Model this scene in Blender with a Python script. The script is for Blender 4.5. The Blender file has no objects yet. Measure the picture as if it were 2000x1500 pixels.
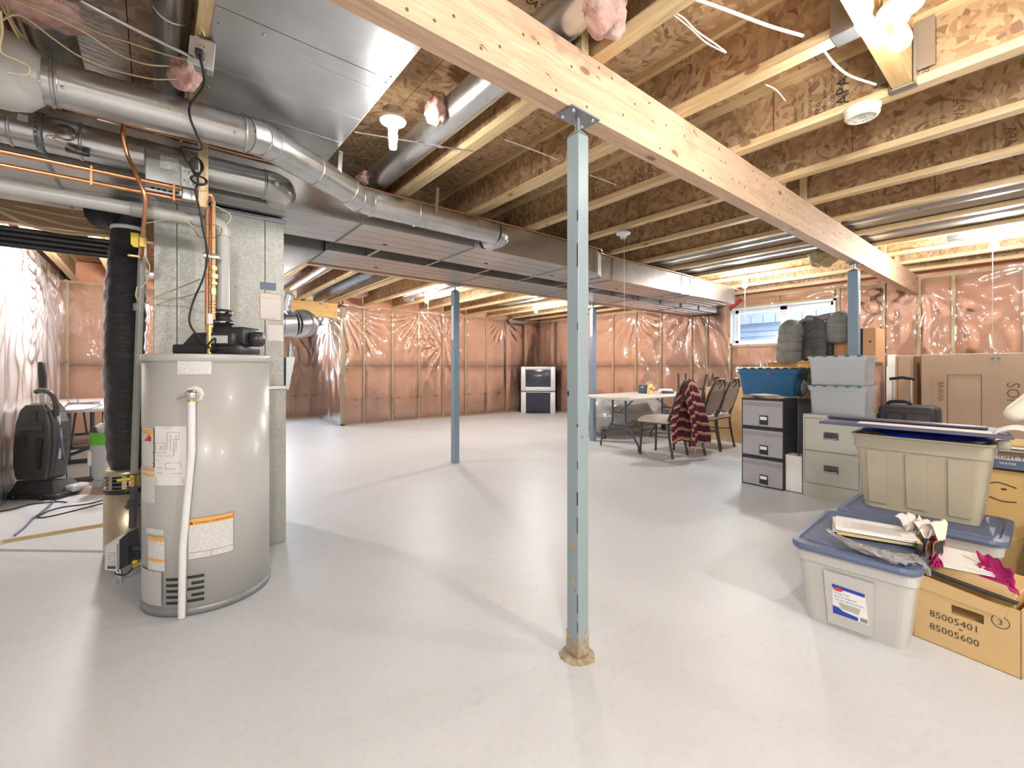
import bpy, bmesh, math, random
from mathutils import Vector, Matrix, noise
random.seed(7)
PI = math.pi
sc = bpy.context.scene
COL = sc.collection

# ---------------------------------------------------------------- camera, world, lights, exposure
H = 1.12; FPX = 857.0; YAW = math.radians(38.94); HZ = 718.5
cam_d = bpy.data.cameras.new('camera'); cam = bpy.data.objects.new('camera', cam_d); COL.objects.link(cam)
cam.location = (0, 0, H); cam.rotation_euler = (PI/2, 0, -YAW)
cam_d.sensor_width = 36; cam_d.lens = 36*FPX/2000; cam_d.shift_y = (HZ-750)/2000; cam_d.clip_start = .02
sc.camera = cam
sc.view_settings.view_transform = 'Standard'; sc.view_settings.look = 'None'
sc.view_settings.exposure = 0.86; sc.view_settings.gamma = 1; sc.view_settings.use_curve_mapping = False
try:
    sc.cycles.use_denoising = True; sc.cycles.max_bounces = 7; sc.cycles.diffuse_bounces = 4
    sc.cycles.glossy_bounces = 4; sc.cycles.transparent_max_bounces = 10; sc.cycles.sample_clamp_indirect = 6
    sc.cycles.caustics_reflective = False; sc.cycles.caustics_refractive = False
except Exception: pass
w = bpy.data.worlds.new('daylight'); sc.world = w; w.use_nodes = True
w.node_tree.nodes['Background'].inputs[0].default_value = (.72, .84, 1, 1)
w.node_tree.nodes['Background'].inputs[1].default_value = 1.3

def area_light(name, loc, rot, sx, sy, power, col):
    l = bpy.data.lights.new(name, 'AREA'); l.shape = 'RECTANGLE'; l.size = sx; l.size_y = sy; l.energy = power; l.color = col
    o = bpy.data.objects.new(name, l); COL.objects.link(o); o.location = loc; o.rotation_euler = rot; return o
def point_light(name, loc, power, col, r):
    l = bpy.data.lights.new(name, 'POINT'); l.energy = power; l.color = col; l.shadow_soft_size = r
    o = bpy.data.objects.new(name, l); COL.objects.link(o); o.location = loc; return o
BULB = 1000.0                                             # emission of the visible bulbs
WARM = (1, .995, .985)
# daylight outside the two windows (one in view, one in the bay behind the furnace)
area_light('window_daylight', (8.42, 2.85, 1.95), (0, PI/2, 0), .8, 1.6, 55, (.62, .80, 1))
area_light('bay_daylight', (1.6, 10.75, 1.75), (-PI/2, 0, 0), 1.3, .8, 85, (.66, .81, 1))
# added fill lights without fixtures: two behind the camera, one far left
point_light('fill_behind_left', (-.45, -.9, 2.12), 84, WARM, .12)
point_light('fill_behind_right', (1.6, -1.7, 2.12), 70, WARM, .12)
point_light('fill_far_left', (-.3, 5.9, 2.15), 85, (1, .96, .95), .08)

# ---------------------------------------------------------------- helpers
_c, _s = math.cos(YAW), math.sin(YAW)
def W(px, py, **k):
    """the point of the plane x=, y= or z= (or at depth d=) that the photograph shows at px, py"""
    a = (px-1000)/FPX; r = Vector((_s+_c*a, _c-_s*a, (HZ-py)/FPX)); (ax, v), = k.items()
    o = Vector((0, 0, H)); t = v if ax == 'd' else (v-o['xyz'.index(ax)])/r['xyz'.index(ax)]
    return o+r*t

class MB:
    def __init__(s): s.v = []; s.f = []; s.sm = []; s.mi = []; s.cur = 0
    def add(s, vs, fs, smooth=False):
        n = len(s.v); s.v += [tuple(v) for v in vs]; s.f += [tuple(i+n for i in f) for f in fs]
        s.sm += [smooth]*len(fs); s.mi += [s.cur]*len(fs); return s
    def box(s, x0, x1, y0, y1, z0, z1):
        return s.add([(x, y, z) for x in (x0, x1) for y in (y0, y1) for z in (z0, z1)],
                     [(0, 1, 3, 2), (4, 6, 7, 5), (0, 4, 5, 1), (2, 3, 7, 6), (0, 2, 6, 4), (1, 5, 7, 3)])
    def hexa(s, b, t):  # 4 bottom points, 4 top points (ccw from above)
        return s.add(list(b)+list(t), [(3, 2, 1, 0), (4, 5, 6, 7), (0, 1, 5, 4), (1, 2, 6, 5), (2, 3, 7, 6), (3, 0, 4, 7)])
    def rbox(s, x0, x1, y0, y1, z0, z1, r=.01, seg=2, smooth=True):
        bm = bmesh.new(); bmesh.ops.create_cube(bm, size=1)
        for v in bm.verts: v.co = Vector(((x0+x1)/2+v.co.x*(x1-x0), (y0+y1)/2+v.co.y*(y1-y0), (z0+z1)/2+v.co.z*(z1-z0)))
        r = min(r, .49*min(abs(x1-x0), abs(y1-y0), abs(z1-z0)))
        bmesh.ops.bevel(bm, geom=bm.edges[:], offset=r, segments=seg, affect='EDGES', profile=.5)
        bm.verts.index_update()
        s.add([v.co[:] for v in bm.verts], [[v.index for v in f.verts] for f in bm.faces], smooth); bm.free(); return s
    def bar(s, p0, p1, w_, h_, up=(0, 0, 1)):
        p0, p1 = Vector(p0), Vector(p1); d = (p1-p0).normalized(); u = Vector(up)
        if abs(d.dot(u)) > .98: u = Vector((1, 0, 0))
        a = d.cross(u).normalized()*w_/2; b = a.cross(d).normalized()*h_/2
        return s.hexa([p0-a-b, p0+a-b, p0+a+b, p0-a+b], [p1-a-b, p1+a-b, p1+a+b, p1-a+b])
    def tube(s, pts, r, n=10, cap=True, smooth=True, flat=1.0):
        pts = [Vector(p) for p in pts]; rs = r if isinstance(r, (list, tuple)) else [r]*len(pts)
        t0 = (pts[1]-pts[0]).normalized(); a = t0.orthogonal().normalized(); vs = []
        for i, p in enumerate(pts):
            t = (pts[min(i+1, len(pts)-1)]-pts[max(i-1, 0)]).normalized()
            a = (a-t*a.dot(t)).normalized(); b = t.cross(a)
            for k in range(n):
                q = 2*PI*k/n; vs.append(p+(a*math.cos(q)+b*math.sin(q)*flat)*rs[i])
        fs = [(i*n+k, i*n+(k+1) % n, (i+1)*n+(k+1) % n, (i+1)*n+k) for i in range(len(pts)-1) for k in range(n)]
        s.add(vs, fs, smooth)
        if cap: s.add(vs[:n], [tuple(range(n))[::-1]]); s.add(vs[-n:], [tuple(range(n))])
        return s
    def lathe(s, c, prof, n=24, axis=(0, 0, 1), smooth=True):
        c = Vector(c); ax = Vector(axis).normalized(); a = ax.orthogonal().normalized(); b = ax.cross(a); vs = []
        for r, h in prof:
            for k in range(n):
                q = 2*PI*k/n; vs.append(c+ax*h+(a*math.cos(q)+b*math.sin(q))*max(r, 1e-4))
        m = len(prof)
        s.add(vs, [(i*n+k, i*n+(k+1) % n, (i+1)*n+(k+1) % n, (i+1)*n+k) for i in range(m-1) for k in range(n)], smooth); return s
    def prism(s, poly, a, b, axis='z'):
        """polygon (2D) swept between a and b along the axis"""
        f = {'z': lambda p, t: (p[0], p[1], t), 'y': lambda p, t: (p[0], t, p[1]), 'x': lambda p, t: (t, p[0], p[1])}[axis]
        n = len(poly)
        return s.add([f(p, a) for p in poly]+[f(p, b) for p in poly],
                     [tuple(range(n))[::-1], tuple(range(n, 2*n))]+[(i, (i+1) % n, n+(i+1) % n, n+i) for i in range(n)])
    def grid(s, fn, nu, nv, smooth=True):
        return s.add([fn(i/nu, j/nv) for j in range(nv+1) for i in range(nu+1)],
                     [(j*(nu+1)+i, j*(nu+1)+i+1, (j+1)*(nu+1)+i+1, (j+1)*(nu+1)+i) for j in range(nv) for i in range(nu)], smooth)
    def quad(s, a, b, c, d): return s.add([a, b, c, d], [(0, 1, 2, 3)])
    def xf(s, M):
        s.v = [tuple(M @ Vector(v)) for v in s.v]; return s

MW = {}
def thing(name, label, cat, loc=(0, 0, 0), rotz=0, group=None, kind=None):
    o = bpy.data.objects.new(name, None); COL.objects.link(o); o.empty_display_size = .05
    o.location = loc; o.rotation_euler = (0, 0, rotz)
    if label: o['label'] = label; o['category'] = cat
    if group: o['group'] = group
    if kind: o['kind'] = kind
    MW[o] = Matrix.Translation(loc) @ Matrix.Rotation(rotz, 4, 'Z'); return o
def obj(name, mb, mat, parent=None, local=False, label=None, recalc=True):
    me = bpy.data.meshes.new(name); me.from_pydata(mb.v, [], mb.f)
    for m in (mat if isinstance(mat, (list, tuple)) else [mat]): me.materials.append(m)
    me.polygons.foreach_set('use_smooth', mb.sm); me.polygons.foreach_set('material_index', mb.mi)
    if recalc:
        bm = bmesh.new(); bm.from_mesh(me); bmesh.ops.remove_doubles(bm, verts=bm.verts[:], dist=1e-6) if recalc == 2 else None
        bmesh.ops.recalc_face_normals(bm, faces=bm.faces[:]); bm.to_mesh(me); bm.free()
    me.update(); o = bpy.data.objects.new(name, me); COL.objects.link(o)
    if parent:
        o.parent = parent
        if parent in MW and not local: o.matrix_parent_inverse = MW[parent].inverted()
    if label: o['label'] = label
    return o
def solo(name, mb, mat, label, cat, group=None):
    o = obj(name, mb, mat); o['label'] = label; o['category'] = cat
    if group: o['group'] = group
    return o
def dup(root, loc, rotz=None, label=None, group=None):
    r = root.copy(); COL.objects.link(r); r.location = loc
    if rotz is not None: r.rotation_euler = (0, 0, rotz)
    if label: r['label'] = label
    if group: r['group'] = group
    for ch in list(root.children):
        c = ch.copy(); COL.objects.link(c); c.parent = r
        for g in list(ch.children):
            d = g.copy(); COL.objects.link(d); d.parent = c
    return r
def spline(pts, n=8):
    pts = [Vector(p) for p in pts]; P = [2*pts[0]-pts[1]]+pts+[2*pts[-1]-pts[-2]]; out = []
    for i in range(1, len(P)-2):
        for k in range(n):
            t = k/n; a, b, c, d = P[i-1:i+3]
            out.append(.5*((2*b)+(c-a)*t+(2*a-5*b+4*c-d)*t*t+(3*b-a-3*c+d)*t**3))
    return out+[pts[-1]]
def text_mb(txt, size, M, bend=None, ax='LEFT', ext=.0004):
    cu = bpy.data.curves.new('t', 'FONT'); cu.body = txt; cu.size = size; cu.align_x = ax; cu.resolution_u = 2
    o = bpy.data.objects.new('t', cu); me = o.to_mesh(); mb = MB()
    vs = [Vector(v.co) for v in me.vertices]
    if bend: vs = [bend(v) for v in vs]
    else: vs = [M @ v for v in vs]
    mb.add(vs, [tuple(p.vertices) for p in me.polygons]); o.to_mesh_clear()
    bpy.data.objects.remove(o); bpy.data.curves.remove(cu); return mb
def facing(origin, right, up):
    r = Vector(right).normalized(); u = Vector(up).normalized(); n = r.cross(u)
    M = Matrix((r, u, n)).transposed().to_4x4(); M.translation = Vector(origin); return M

# ---------------------------------------------------------------- materials
MATS = {}
class NT:
    def __init__(s, name):
        s.m = bpy.data.materials.new(name); s.m.use_nodes = True; s.t = s.m.node_tree; s.b = s.t.nodes['Principled BSDF']
        s.out = s.t.nodes['Material Output']; MATS[name] = s.m
    def n(s, typ, **k):
        x = s.t.nodes.new(typ)
        for a, v in k.items():
            if a.startswith('_'): setattr(x, a[1:], v)
            else:
                key = a.replace('__', ' ')
                x.inputs[int(key[1:]) if key[0] == 'i' and key[1:].isdigit() else key].default_value = v
        return x
    def l(s, a, b): s.t.links.new(a, b)
    def coord(s, scale=(1, 1, 1), rot=(0, 0, 0), src='Object'):
        tc = s.n('ShaderNodeTexCoord'); mp = s.n('ShaderNodeMapping'); mp.inputs['Scale'].default_value = scale
        mp.inputs['Rotation'].default_value = rot; s.l(tc.outputs[src], mp.inputs[0]); return mp.outputs[0]
    def ramp(s, fac, stops):
        r = s.n('ShaderNodeValToRGB'); e = r.color_ramp.elements
        while len(e) < len(stops): e.new(.5)
        for i, (p, c) in enumerate(stops): e[i].position = p; e[i].color = (*c, 1) if len(c) == 3 else c
        s.l(fac, r.inputs[0]); return r.outputs[0]
    def noise(s, vec, scale, detail=4, rough=.55, dist=0):
        x = s.n('ShaderNodeTexNoise', Scale=scale, Detail=detail, Roughness=rough, Distortion=dist); s.l(vec, x.inputs['Vector']); return x.outputs['Fac']
    def mix(s, a, b, fac, typ='MIX'):
        x = s.n('ShaderNodeMix', _data_type='RGBA', _blend_type=typ)
        for v, i in ((fac, 0), (a, 6), (b, 7)):
            if hasattr(v, 'links'): s.l(v, x.inputs[i])
            else: x.inputs[i].default_value = v if i == 0 else (*v, 1)
        return x.outputs[2]
    def bump(s, h, strength=.2, dist=.01):
        x = s.n('ShaderNodeBump', Strength=strength, Distance=dist); s.l(h, x.inputs['Height']); s.l(x.outputs[0], s.b.inputs['Normal']); return x.outputs[0]
    def base(s, c): s.l(c, s.b.inputs['Base Color'])
def plain(name, col, rough=.5, metal=0, var=.06, nscale=6, spec=.5, bump=0, coat=0):
    m = NT(name); v = m.coord(); n = m.noise(v, nscale, 5)
    a = tuple(max(0, c*(1-var)) for c in col); b = tuple(min(1, c*(1+var)) for c in col)
    m.base(m.ramp(n, [(.3, a), (.7, b)])); m.b.inputs['Roughness'].default_value = rough; m.b.inputs['Metallic'].default_value = metal
    m.b.inputs['Specular IOR Level'].default_value = spec; m.b.inputs['Coat Weight'].default_value = coat
    if bump: m.bump(m.noise(v, nscale*12, 3), bump, .004)
    return m.m
# floor: pale grey painted concrete
m = NT('painted_concrete'); v = m.coord()
a = m.ramp(m.noise(v, 1.3, 6, .6), [(.3, (.60, .63, .665)), (.7, (.66, .69, .72))])
b = m.ramp(m.noise(m.coord((1, 1, 1)), 34, 4, .7), [(.30, (.93, .93, .92)), (.5, (1, 1, 1))])
c = m.ramp(m.noise(m.coord((.7, 2.2, 1), (0, 0, .5)), 3.2, 8, .72, .6), [(.30, (.95, .945, .935)), (.42, (1, 1, 1))])
d = m.ramp(m.noise(m.coord(), 2.1, 3), [(.66, (1, 1, 1)), (.74, (.97, .94, .88))])
m.base(m.mix(m.mix(m.mix(a, b, 1, 'MULTIPLY'), c, 1, 'MULTIPLY'), d, 1, 'MULTIPLY'))
m.b.inputs['Roughness'].default_value = .42; m.b.inputs['Specular IOR Level'].default_value = .35
m.bump(m.noise(v, 60, 4), .08, .003)
def osb(name, k, rot=0):
    m = NT(name); v = m.coord((1, 1, 1), (0, 0, rot)); cols = []
    for i, (sx, sy, ang) in enumerate(((9, 38, .3), (34, 11, .9), (14, 42, -.6))):
        tc = m.n('ShaderNodeTexCoord'); wn = m.n('ShaderNodeTexNoise', Scale=2.0+i, Detail=2); m.l(tc.outputs['Object'], wn.inputs['Vector'])
        mp = m.n('ShaderNodeMapping'); mp.inputs['Scale'].default_value = (sx, sy, (sx+sy)/2); mp.inputs['Rotation'].default_value = (ang*.5, ang*.7, ang+rot)
        ad = m.n('ShaderNodeVectorMath', _operation='MULTIPLY_ADD'); ad.inputs[1].default_value = (.35, .35, .35)
        m.l(wn.outputs['Color'], ad.inputs[0]); m.l(tc.outputs['Object'], ad.inputs[2]); m.l(ad.outputs[0], mp.inputs[0])
        vo = m.n('ShaderNodeTexVoronoi', Scale=1.0); m.l(mp.outputs[0], vo.inputs['Vector']); sep = m.n('ShaderNodeSeparateColor'); m.l(vo.outputs['Color'], sep.inputs[0])
        cols.append((m.ramp(sep.outputs[i % 3], [(0, tuple(x*.62*k for x in (.52, .30, .17))), (.18, tuple(x*k for x in (.50, .30, .15))), (.5, tuple(x*k for x in (.64, .43, .23))), (.8, tuple(x*k for x in (.76, .55, .33))), (1, tuple(x*k for x in (.58, .30, .17)))]), vo.outputs['Distance'], sep.outputs[(i+1) % 3]))
    sel = m.ramp(cols[0][2], [(.45, (0, 0, 0)), (.5, (1, 1, 1))]); sel2 = m.ramp(cols[1][2], [(.55, (0, 0, 0)), (.6, (1, 1, 1))])
    c = m.mix(m.mix(cols[0][0], cols[1][0], sel), cols[2][0], sel2)
    c = m.mix(c, m.ramp(m.noise(m.coord(), 1.6, 4), [(.3, (.72, .70, .66)), (.65, (1.0, 1.0, 1.0))]), 1, 'MULTIPLY')
    m.base(c); m.b.inputs['Roughness'].default_value = .62; m.bump(cols[0][1], .35, .004)
osb('osb_subfloor', .92, .4); osb('osb_web', .80, 1.2)
def lumber(name, c0, c1, axis='y', knots=True, rough=.6):
    m = NT(name); sc_ = {'x': (1.2, 16, 16), 'y': (16, 1.2, 16), 'z': (16, 16, 1.2)}[axis]; v = m.coord(sc_)
    g = m.noise(v, 1.6, 6, .6, 1.2); col = m.ramp(g, [(.28, c0), (.5, tuple((a+b)/2 for a, b in zip(c0, c1))), (.68, c1)])
    fine = m.ramp(m.noise(m.coord(tuple(x*5 for x in sc_)), 2, 3), [(.3, (.88, .86, .82)), (.55, (1, 1, 1))])
    col = m.mix(col, fine, 1, 'MULTIPLY')
    if knots:
        kv = m.coord({'x': (3.6, 8, 8), 'y': (8, 3.6, 8), 'z': (8, 8, 3.6)}[axis]); vo = m.n('ShaderNodeTexVoronoi', Scale=1.0); m.l(kv, vo.inputs['Vector'])
        col = m.mix(m.mix(col, (.22, .09, .03), m.ramp(vo.outputs['Distance'], [(.09, (.8, .8, .8)), (.13, (0, 0, 0))])), (.62, .36, .16), m.ramp(vo.outputs['Distance'], [(.10, (.0, .0, .0)), (.15, (.4, .4, .4)), (.26, (0, 0, 0))]))
    m.base(col); m.b.inputs['Roughness'].default_value = rough; m.bump(g, .12, .004)
lumber('beam_wood', (.62, .40, .25), (.80, .58, .41), 'x'); lumber('joist_wood', (.60, .42, .20), (.84, .66, .40), 'y')
lumber('stud_wood', (.62, .43, .22), (.82, .63, .38), 'z'); lumber('plate_wood', (.60, .41, .20), (.78, .58, .33), 'x', False)
lumber('block_wood', (.58, .37, .15), (.80, .55, .26), 'x'); lumber('header_wood', (.60, .35, .10), (.76, .50, .20), 'x')
def galv(name, col, rough, spang=0, scale=9, metal=.92):
    m = NT(name); v = m.coord(); n = m.noise(v, scale, 5, .6)
    a = m.ramp(n, [(.25, tuple(c*.90 for c in col)), (.6, col), (.8, tuple(min(1, c*1.04) for c in col))])
    st = m.ramp(m.noise(m.coord((1, 1, 1), (0, 0, .6)), 1.7, 3, .5), [(.3, (.80, .79, .77)), (.65, (1, 1, 1))]); a = m.mix(a, st, 1, 'MULTIPLY')
    if spang:
        vo = m.n('ShaderNodeTexVoronoi', Scale=spang); m.l(v, vo.inputs['Vector']); sp = m.n('ShaderNodeSeparateColor'); m.l(vo.outputs['Color'], sp.inputs[0])
        a = m.mix(a, m.ramp(sp.outputs[0], [(0, (.72, .72, .69)), (.5, (.88, .88, .86)), (1, (1.0, 1.0, .98))]), 1, 'MULTIPLY')
        r = m.n('ShaderNodeMapRange'); r.inputs[3].default_value = rough-.1; r.inputs[4].default_value = rough+.15; m.l(sp.outputs[1], r.inputs[0]); m.l(r.outputs[0], m.b.inputs['Roughness'])
    else: 
        r = m.n('ShaderNodeMapRange'); r.inputs[3].default_value = rough-.06; r.inputs[4].default_value = rough+.10; m.l(n, r.inputs[0]); m.l(r.outputs[0], m.b.inputs['Roughness'])
    m.base(a); m.b.inputs['Metallic'].default_value = metal; m.bump(m.noise(v, 2.5, 2), .03, .01)
galv('galvanised', (.60, .60, .59), .30); galv('galvanised_panel', (.58, .60, .62), .36); galv('galvanised_spangle', (.56, .56, .53), .5, 230, metal=.45)
galv('galvanised_round', (.64, .65, .65), .27); galv('steel_dark', (.34, .36, .38), .4)
# pink batts
m = NT('pink_fibreglass'); v = m.coord(); n = m.noise(v, 5, 7, .7)
m.base(m.mix(m.ramp(n, [(.25, (.80, .39, .25)), (.5, (.88, .49, .34)), (.75, (.92, .58, .44))]), m.ramp(m.noise(m.coord(), .9, 2), [(.35, (1, .93, .82)), (.65, (1, .98, 1))]), 1, 'MULTIPLY'))
m.b.inputs['Roughness'].default_value = .95; m.bump(m.noise(v, 30, 6, .7), .5, .02)
m = NT('loose_fibreglass'); v = m.coord(); n = m.noise(v, 14, 7, .75)
m.base(m.ramp(n, [(.3, (.72, .33, .24)), (.55, (.93, .62, .55)), (.75, (.98, .86, .82))])); m.b.inputs['Roughness'].default_value = 1; m.bump(m.noise(v, 50, 6, .8), .8, .02)
m = NT('yellow_wool'); v = m.coord(); m.base(m.ramp(m.noise(v, 20, 6, .8), [(.3, (.45, .36, .16)), (.65, (.82, .74, .48))])); m.b.inputs['Roughness'].default_value = 1; m.bump(m.noise(v, 60, 6, .8), .8, .02)
def film(name, milk, rough=.1, refl=1.0, bs=.5, sx=(1, 1, 1)):
    m = NT(name); t = m.t; t.nodes.remove(m.b)
    v = m.coord(sx); h = m.noise(v, 2.2, 3, .5, .6)
    bp = m.n('ShaderNodeBump', Strength=bs, Distance=.02); m.l(h, bp.inputs['Height'])
    fr = m.n('ShaderNodeFresnel', IOR=1.52); m.l(bp.outputs[0], fr.inputs['Normal'])
    mu = m.n('ShaderNodeMath', _operation='MULTIPLY'); mu.inputs[1].default_value = refl; mu.use_clamp = True; m.l(fr.outputs[0], mu.inputs[0])
    gl = m.n('ShaderNodeBsdfGlossy', Roughness=rough); m.l(bp.outputs[0], gl.inputs['Normal'])
    tr = m.n('ShaderNodeBsdfTransparent'); df = m.n('ShaderNodeBsdfDiffuse'); df.inputs[0].default_value = (.95, .93, .95, 1)
    a = m.n('ShaderNodeMixShader'); a.inputs[0].default_value = milk; m.l(tr.outputs[0], a.inputs[1]); m.l(df.outputs[0], a.inputs[2])
    b = m.n('ShaderNodeMixShader'); m.l(mu.outputs[0], b.inputs[0]); m.l(a.outputs[0], b.inputs[1]); m.l(gl.outputs[0], b.inputs[2]); m.l(b.outputs[0], m.out.inputs[0]); return m.m
film('poly_film', .03, .09, 1.9, .8, (2.2, 2.2, 1)); film('poly_film_glare', .52, .2, 1.8, .22, (3, 3, .5)); film('poly_film_cover', .35, .15, 1.5, .7)  # second film: window glare put into the sheet as white diffuse haze
film('clear_crinkle', .28, .06, 2.2, 1.0, (6, 6, 6)); film('glass', .0, .01, 1.0, 0)
plain('white_plastic', (.82, .82, .80), .35); plain('cream_plastic', (.86, .82, .68), .4); plain('white_trim', (.80, .82, .86), .35); plain('pvc_grey', (.50, .49, .46), .35)
plain('pvc_dark', (.30, .30, .27), .4); plain('tote_fill', (.19, .19, .20), .6); plain('black_plastic', (.028, .028, .03), .35); plain('black_rubber', (.016, .016, .018), .55); plain('dark_grey', (.07, .07, .075), .5)
plain('copper', (.72, .36, .18), .28, .95, .15, 12); plain('brass', (.78, .58, .20), .28, .95, .1, 15); plain('chrome', (.75, .75, .76), .15, 1)
plain('yellow_tag', (.85, .66, .05), .5); plain('cable_yellow', (.60, .49, .28), .5); plain('cable_white', (.86, .82, .74), .5)
plain('heater_enamel', (.53, .525, .50), .33, 0, .02, 2, coat=.15); plain('heater_trim', (.30, .31, .32), .4, .4); plain('blue_enamel', (.25, .33, .40), .45, 0, .08)
plain('paper', (.85, .84, .81), .7, 0, .03); plain('paper_pink', (.80, .74, .70), .7); plain('paper_yellow', (.88, .68, .22), .6); plain('ink', (.03, .03, .03), .7); plain('ink_grey', (.22, .21, .20), .7)
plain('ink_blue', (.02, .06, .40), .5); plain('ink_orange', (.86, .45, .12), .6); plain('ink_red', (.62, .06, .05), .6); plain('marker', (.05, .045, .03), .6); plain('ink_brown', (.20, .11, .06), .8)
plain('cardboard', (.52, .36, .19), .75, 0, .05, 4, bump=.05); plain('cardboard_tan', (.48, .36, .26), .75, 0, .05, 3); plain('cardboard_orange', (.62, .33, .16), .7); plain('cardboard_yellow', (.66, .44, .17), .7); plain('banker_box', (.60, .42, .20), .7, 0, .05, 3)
plain('bin_grey', (.55, .545, .51), .38, 0, .03); plain('bin_tan', (.42, .38, .28), .42, 0, .04); plain('lid_blue', (.105, .14, .24), .4, 0, .06); plain('lid_slate', (.085, .085, .14), .4); plain('bin_blue', (.02, .125, .27), .38)
plain('bag_blue', (.012, .03, .30), .2, 0, .2, 20, bump=.4); plain('green_tab', (.03, .16, .13), .4); plain('cabinet_beige', (.47, .48, .42), .42, 0, .02); plain('cabinet_grey', (.36, .355, .375), .5); plain('steel_handle', (.10, .12, .12), .25, .8)
plain('table_top', (.72, .69, .62), .4); plain('table_leg', (.07, .08, .10), .4, .4); plain('chair_frame', (.085, .07, .055), .35, .5); plain('vinyl_beige', (.56, .49, .42), .5, 0, .08); plain('vinyl_back', (.36, .31, .27), .55, 0, .1)
plain('jacket_grey', (.19, .185, .175), .55, 0, .2, 12); plain('jacket_body', (.075, .075, .075), .6, 0, .25, 10); plain('jacket_dark', (.03, .034, .045), .6); plain('suitcase_black', (.045, .04, .045), .6); plain('magenta', (.36, .01, .12), .6, 0, .3, 14, bump=.4)
plain('tv_silver', (.58, .58, .60), .4, .2); plain('tv_glass', (.035, .04, .055), .12); plain('tv_dark', (.012, .012, .035), .3); plain('vac_black', (.05, .05, .052), .38); plain('vac_panel', (.065, .062, .06), .5); plain('mop_grey', (.42, .42, .43), .4); plain('mop_green', (.11, .42, .03), .35); plain('mop_pad', (.40, .30, .25), .8)
plain('canister_steel', (.55, .48, .34), .3, .8); plain('siding_blue', (.42, .50, .62), .5); plain('fence_white', (.62, .63, .68), .6); plain('gravel', (.3, .3, .3), .9, 0, .4, 60)
plain('concrete_wall', (.45, .45, .44), .9); plain('wood_orange', (.62, .32, .10), .5); plain('stick_wood', (.72, .55, .28), .5); plain('joint_compound', (.42, .34, .23), .9, 0, .3, 40, bump=.5); plain('tarp', (.82, .80, .74), .5, 0, .08)
# translucent tote plastic
m = NT('tote_clear'); m.b.inputs['Base Color'].default_value = (.66, .70, .74, 1); m.b.inputs['Roughness'].default_value = .25; m.b.inputs['Alpha'].default_value = .42
m = NT('glow_bulb_soft'); m.b.inputs['Emission Color'].default_value = (1, .965, .915, 1); m.b.inputs['Emission Strength'].default_value = BULB*.24
m = NT('glow_bulb'); m.b.inputs['Emission Color'].default_value = (1, .965, .915, 1); m.b.inputs['Emission Strength'].default_value = BULB; m.b.inputs['Base Color'].default_value = (1, 1, 1, 1)
# glossy black wrapped duct film with small creases
m = NT('black_film'); v = m.coord((1, 1, 2.5)); m.b.inputs['Base Color'].default_value = (.026, .025, .025, 1); m.b.inputs['Roughness'].default_value = .16
m.bump(m.noise(v, 22, 6, .65, 1.5), .8, .012)
# striped woven blanket
m = NT('blanket_stripes'); tc = m.n('ShaderNodeTexCoord'); sep = m.n('ShaderNodeSeparateXYZ'); m.l(tc.outputs['UV'], sep.inputs[0])
w1 = m.n('ShaderNodeMath', _operation='MULTIPLY'); w1.inputs[1].default_value = 7.0; m.l(sep.outputs[1], w1.inputs[0]); w2 = m.n('ShaderNodeMath', _operation='FRACT'); m.l(w1.outputs[0], w2.inputs[0])
m.base(m.ramp(w2.outputs[0], [(0, (.62, .40, .34)), (.14, (.62, .40, .34)), (.17, (.085, .02, .035)), (.80, (.10, .022, .04)), (.84, (.50, .17, .10)), (1, (.50, .17, .10))]))
m.b.inputs['Roughness'].default_value = .95; m.bump(m.noise(m.coord(), 90, 3), .4, .004)
# printed label: rows of small grey text, from UV
m = NT('printed_label'); tc = m.n('ShaderNodeTexCoord'); mp = m.n('ShaderNodeMapping'); mp.inputs['Scale'].default_value = (60, 22, 1); m.l(tc.outputs['UV'], mp.inputs[0])
sep = m.n('ShaderNodeSeparateXYZ'); m.l(mp.outputs[0], sep.inputs[0]); fr = m.n('ShaderNodeMath', _operation='FRACT'); m.l(sep.outputs[1], fr.inputs[0])
row = m.ramp(fr.outputs[0], [(.28, (0, 0, 0)), (.32, (1, 1, 1)), (.68, (1, 1, 1)), (.72, (0, 0, 0))])
fl = m.n('ShaderNodeVectorMath', _operation='FLOOR'); m.l(mp.outputs[0], fl.inputs[0]); wn = m.n('ShaderNodeTexWhiteNoise', _noise_dimensions='2D'); m.l(fl.outputs[0], wn.inputs['Vector'])
word = m.ramp(wn.outputs['Value'], [(.16, (0, 0, 0)), (.2, (1, 1, 1))]); mk = m.mix(row, word, 1, 'MULTIPLY')
m.base(m.mix((.84, .83, .80), (.48, .46, .44), mk)); m.b.inputs['Roughness'].default_value = .5
# chipped pale green-blue post paint
m = NT('printed_sheet'); tc = m.n('ShaderNodeTexCoord'); mp = m.n('ShaderNodeMapping'); mp.inputs['Scale'].default_value = (220, 220, 150); m.l(tc.outputs['Object'], mp.inputs[0])
sep = m.n('ShaderNodeSeparateXYZ'); m.l(mp.outputs[0], sep.inputs[0]); fr = m.n('ShaderNodeMath', _operation='FRACT'); m.l(sep.outputs[2], fr.inputs[0])
row = m.ramp(fr.outputs[0], [(.28, (0, 0, 0)), (.32, (1, 1, 1)), (.68, (1, 1, 1)), (.72, (0, 0, 0))]); fl = m.n('ShaderNodeVectorMath', _operation='FLOOR'); m.l(mp.outputs[0], fl.inputs[0])
wn = m.n('ShaderNodeTexWhiteNoise', _noise_dimensions='3D'); m.l(fl.outputs[0], wn.inputs['Vector']); word = m.ramp(wn.outputs['Value'], [(.2, (0, 0, 0)), (.25, (1, 1, 1))])
m.base(m.mix((.80, .80, .77), (.38, .37, .35), m.mix(row, word, 1, 'MULTIPLY'))); m.b.inputs['Roughness'].default_value = .5
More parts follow.
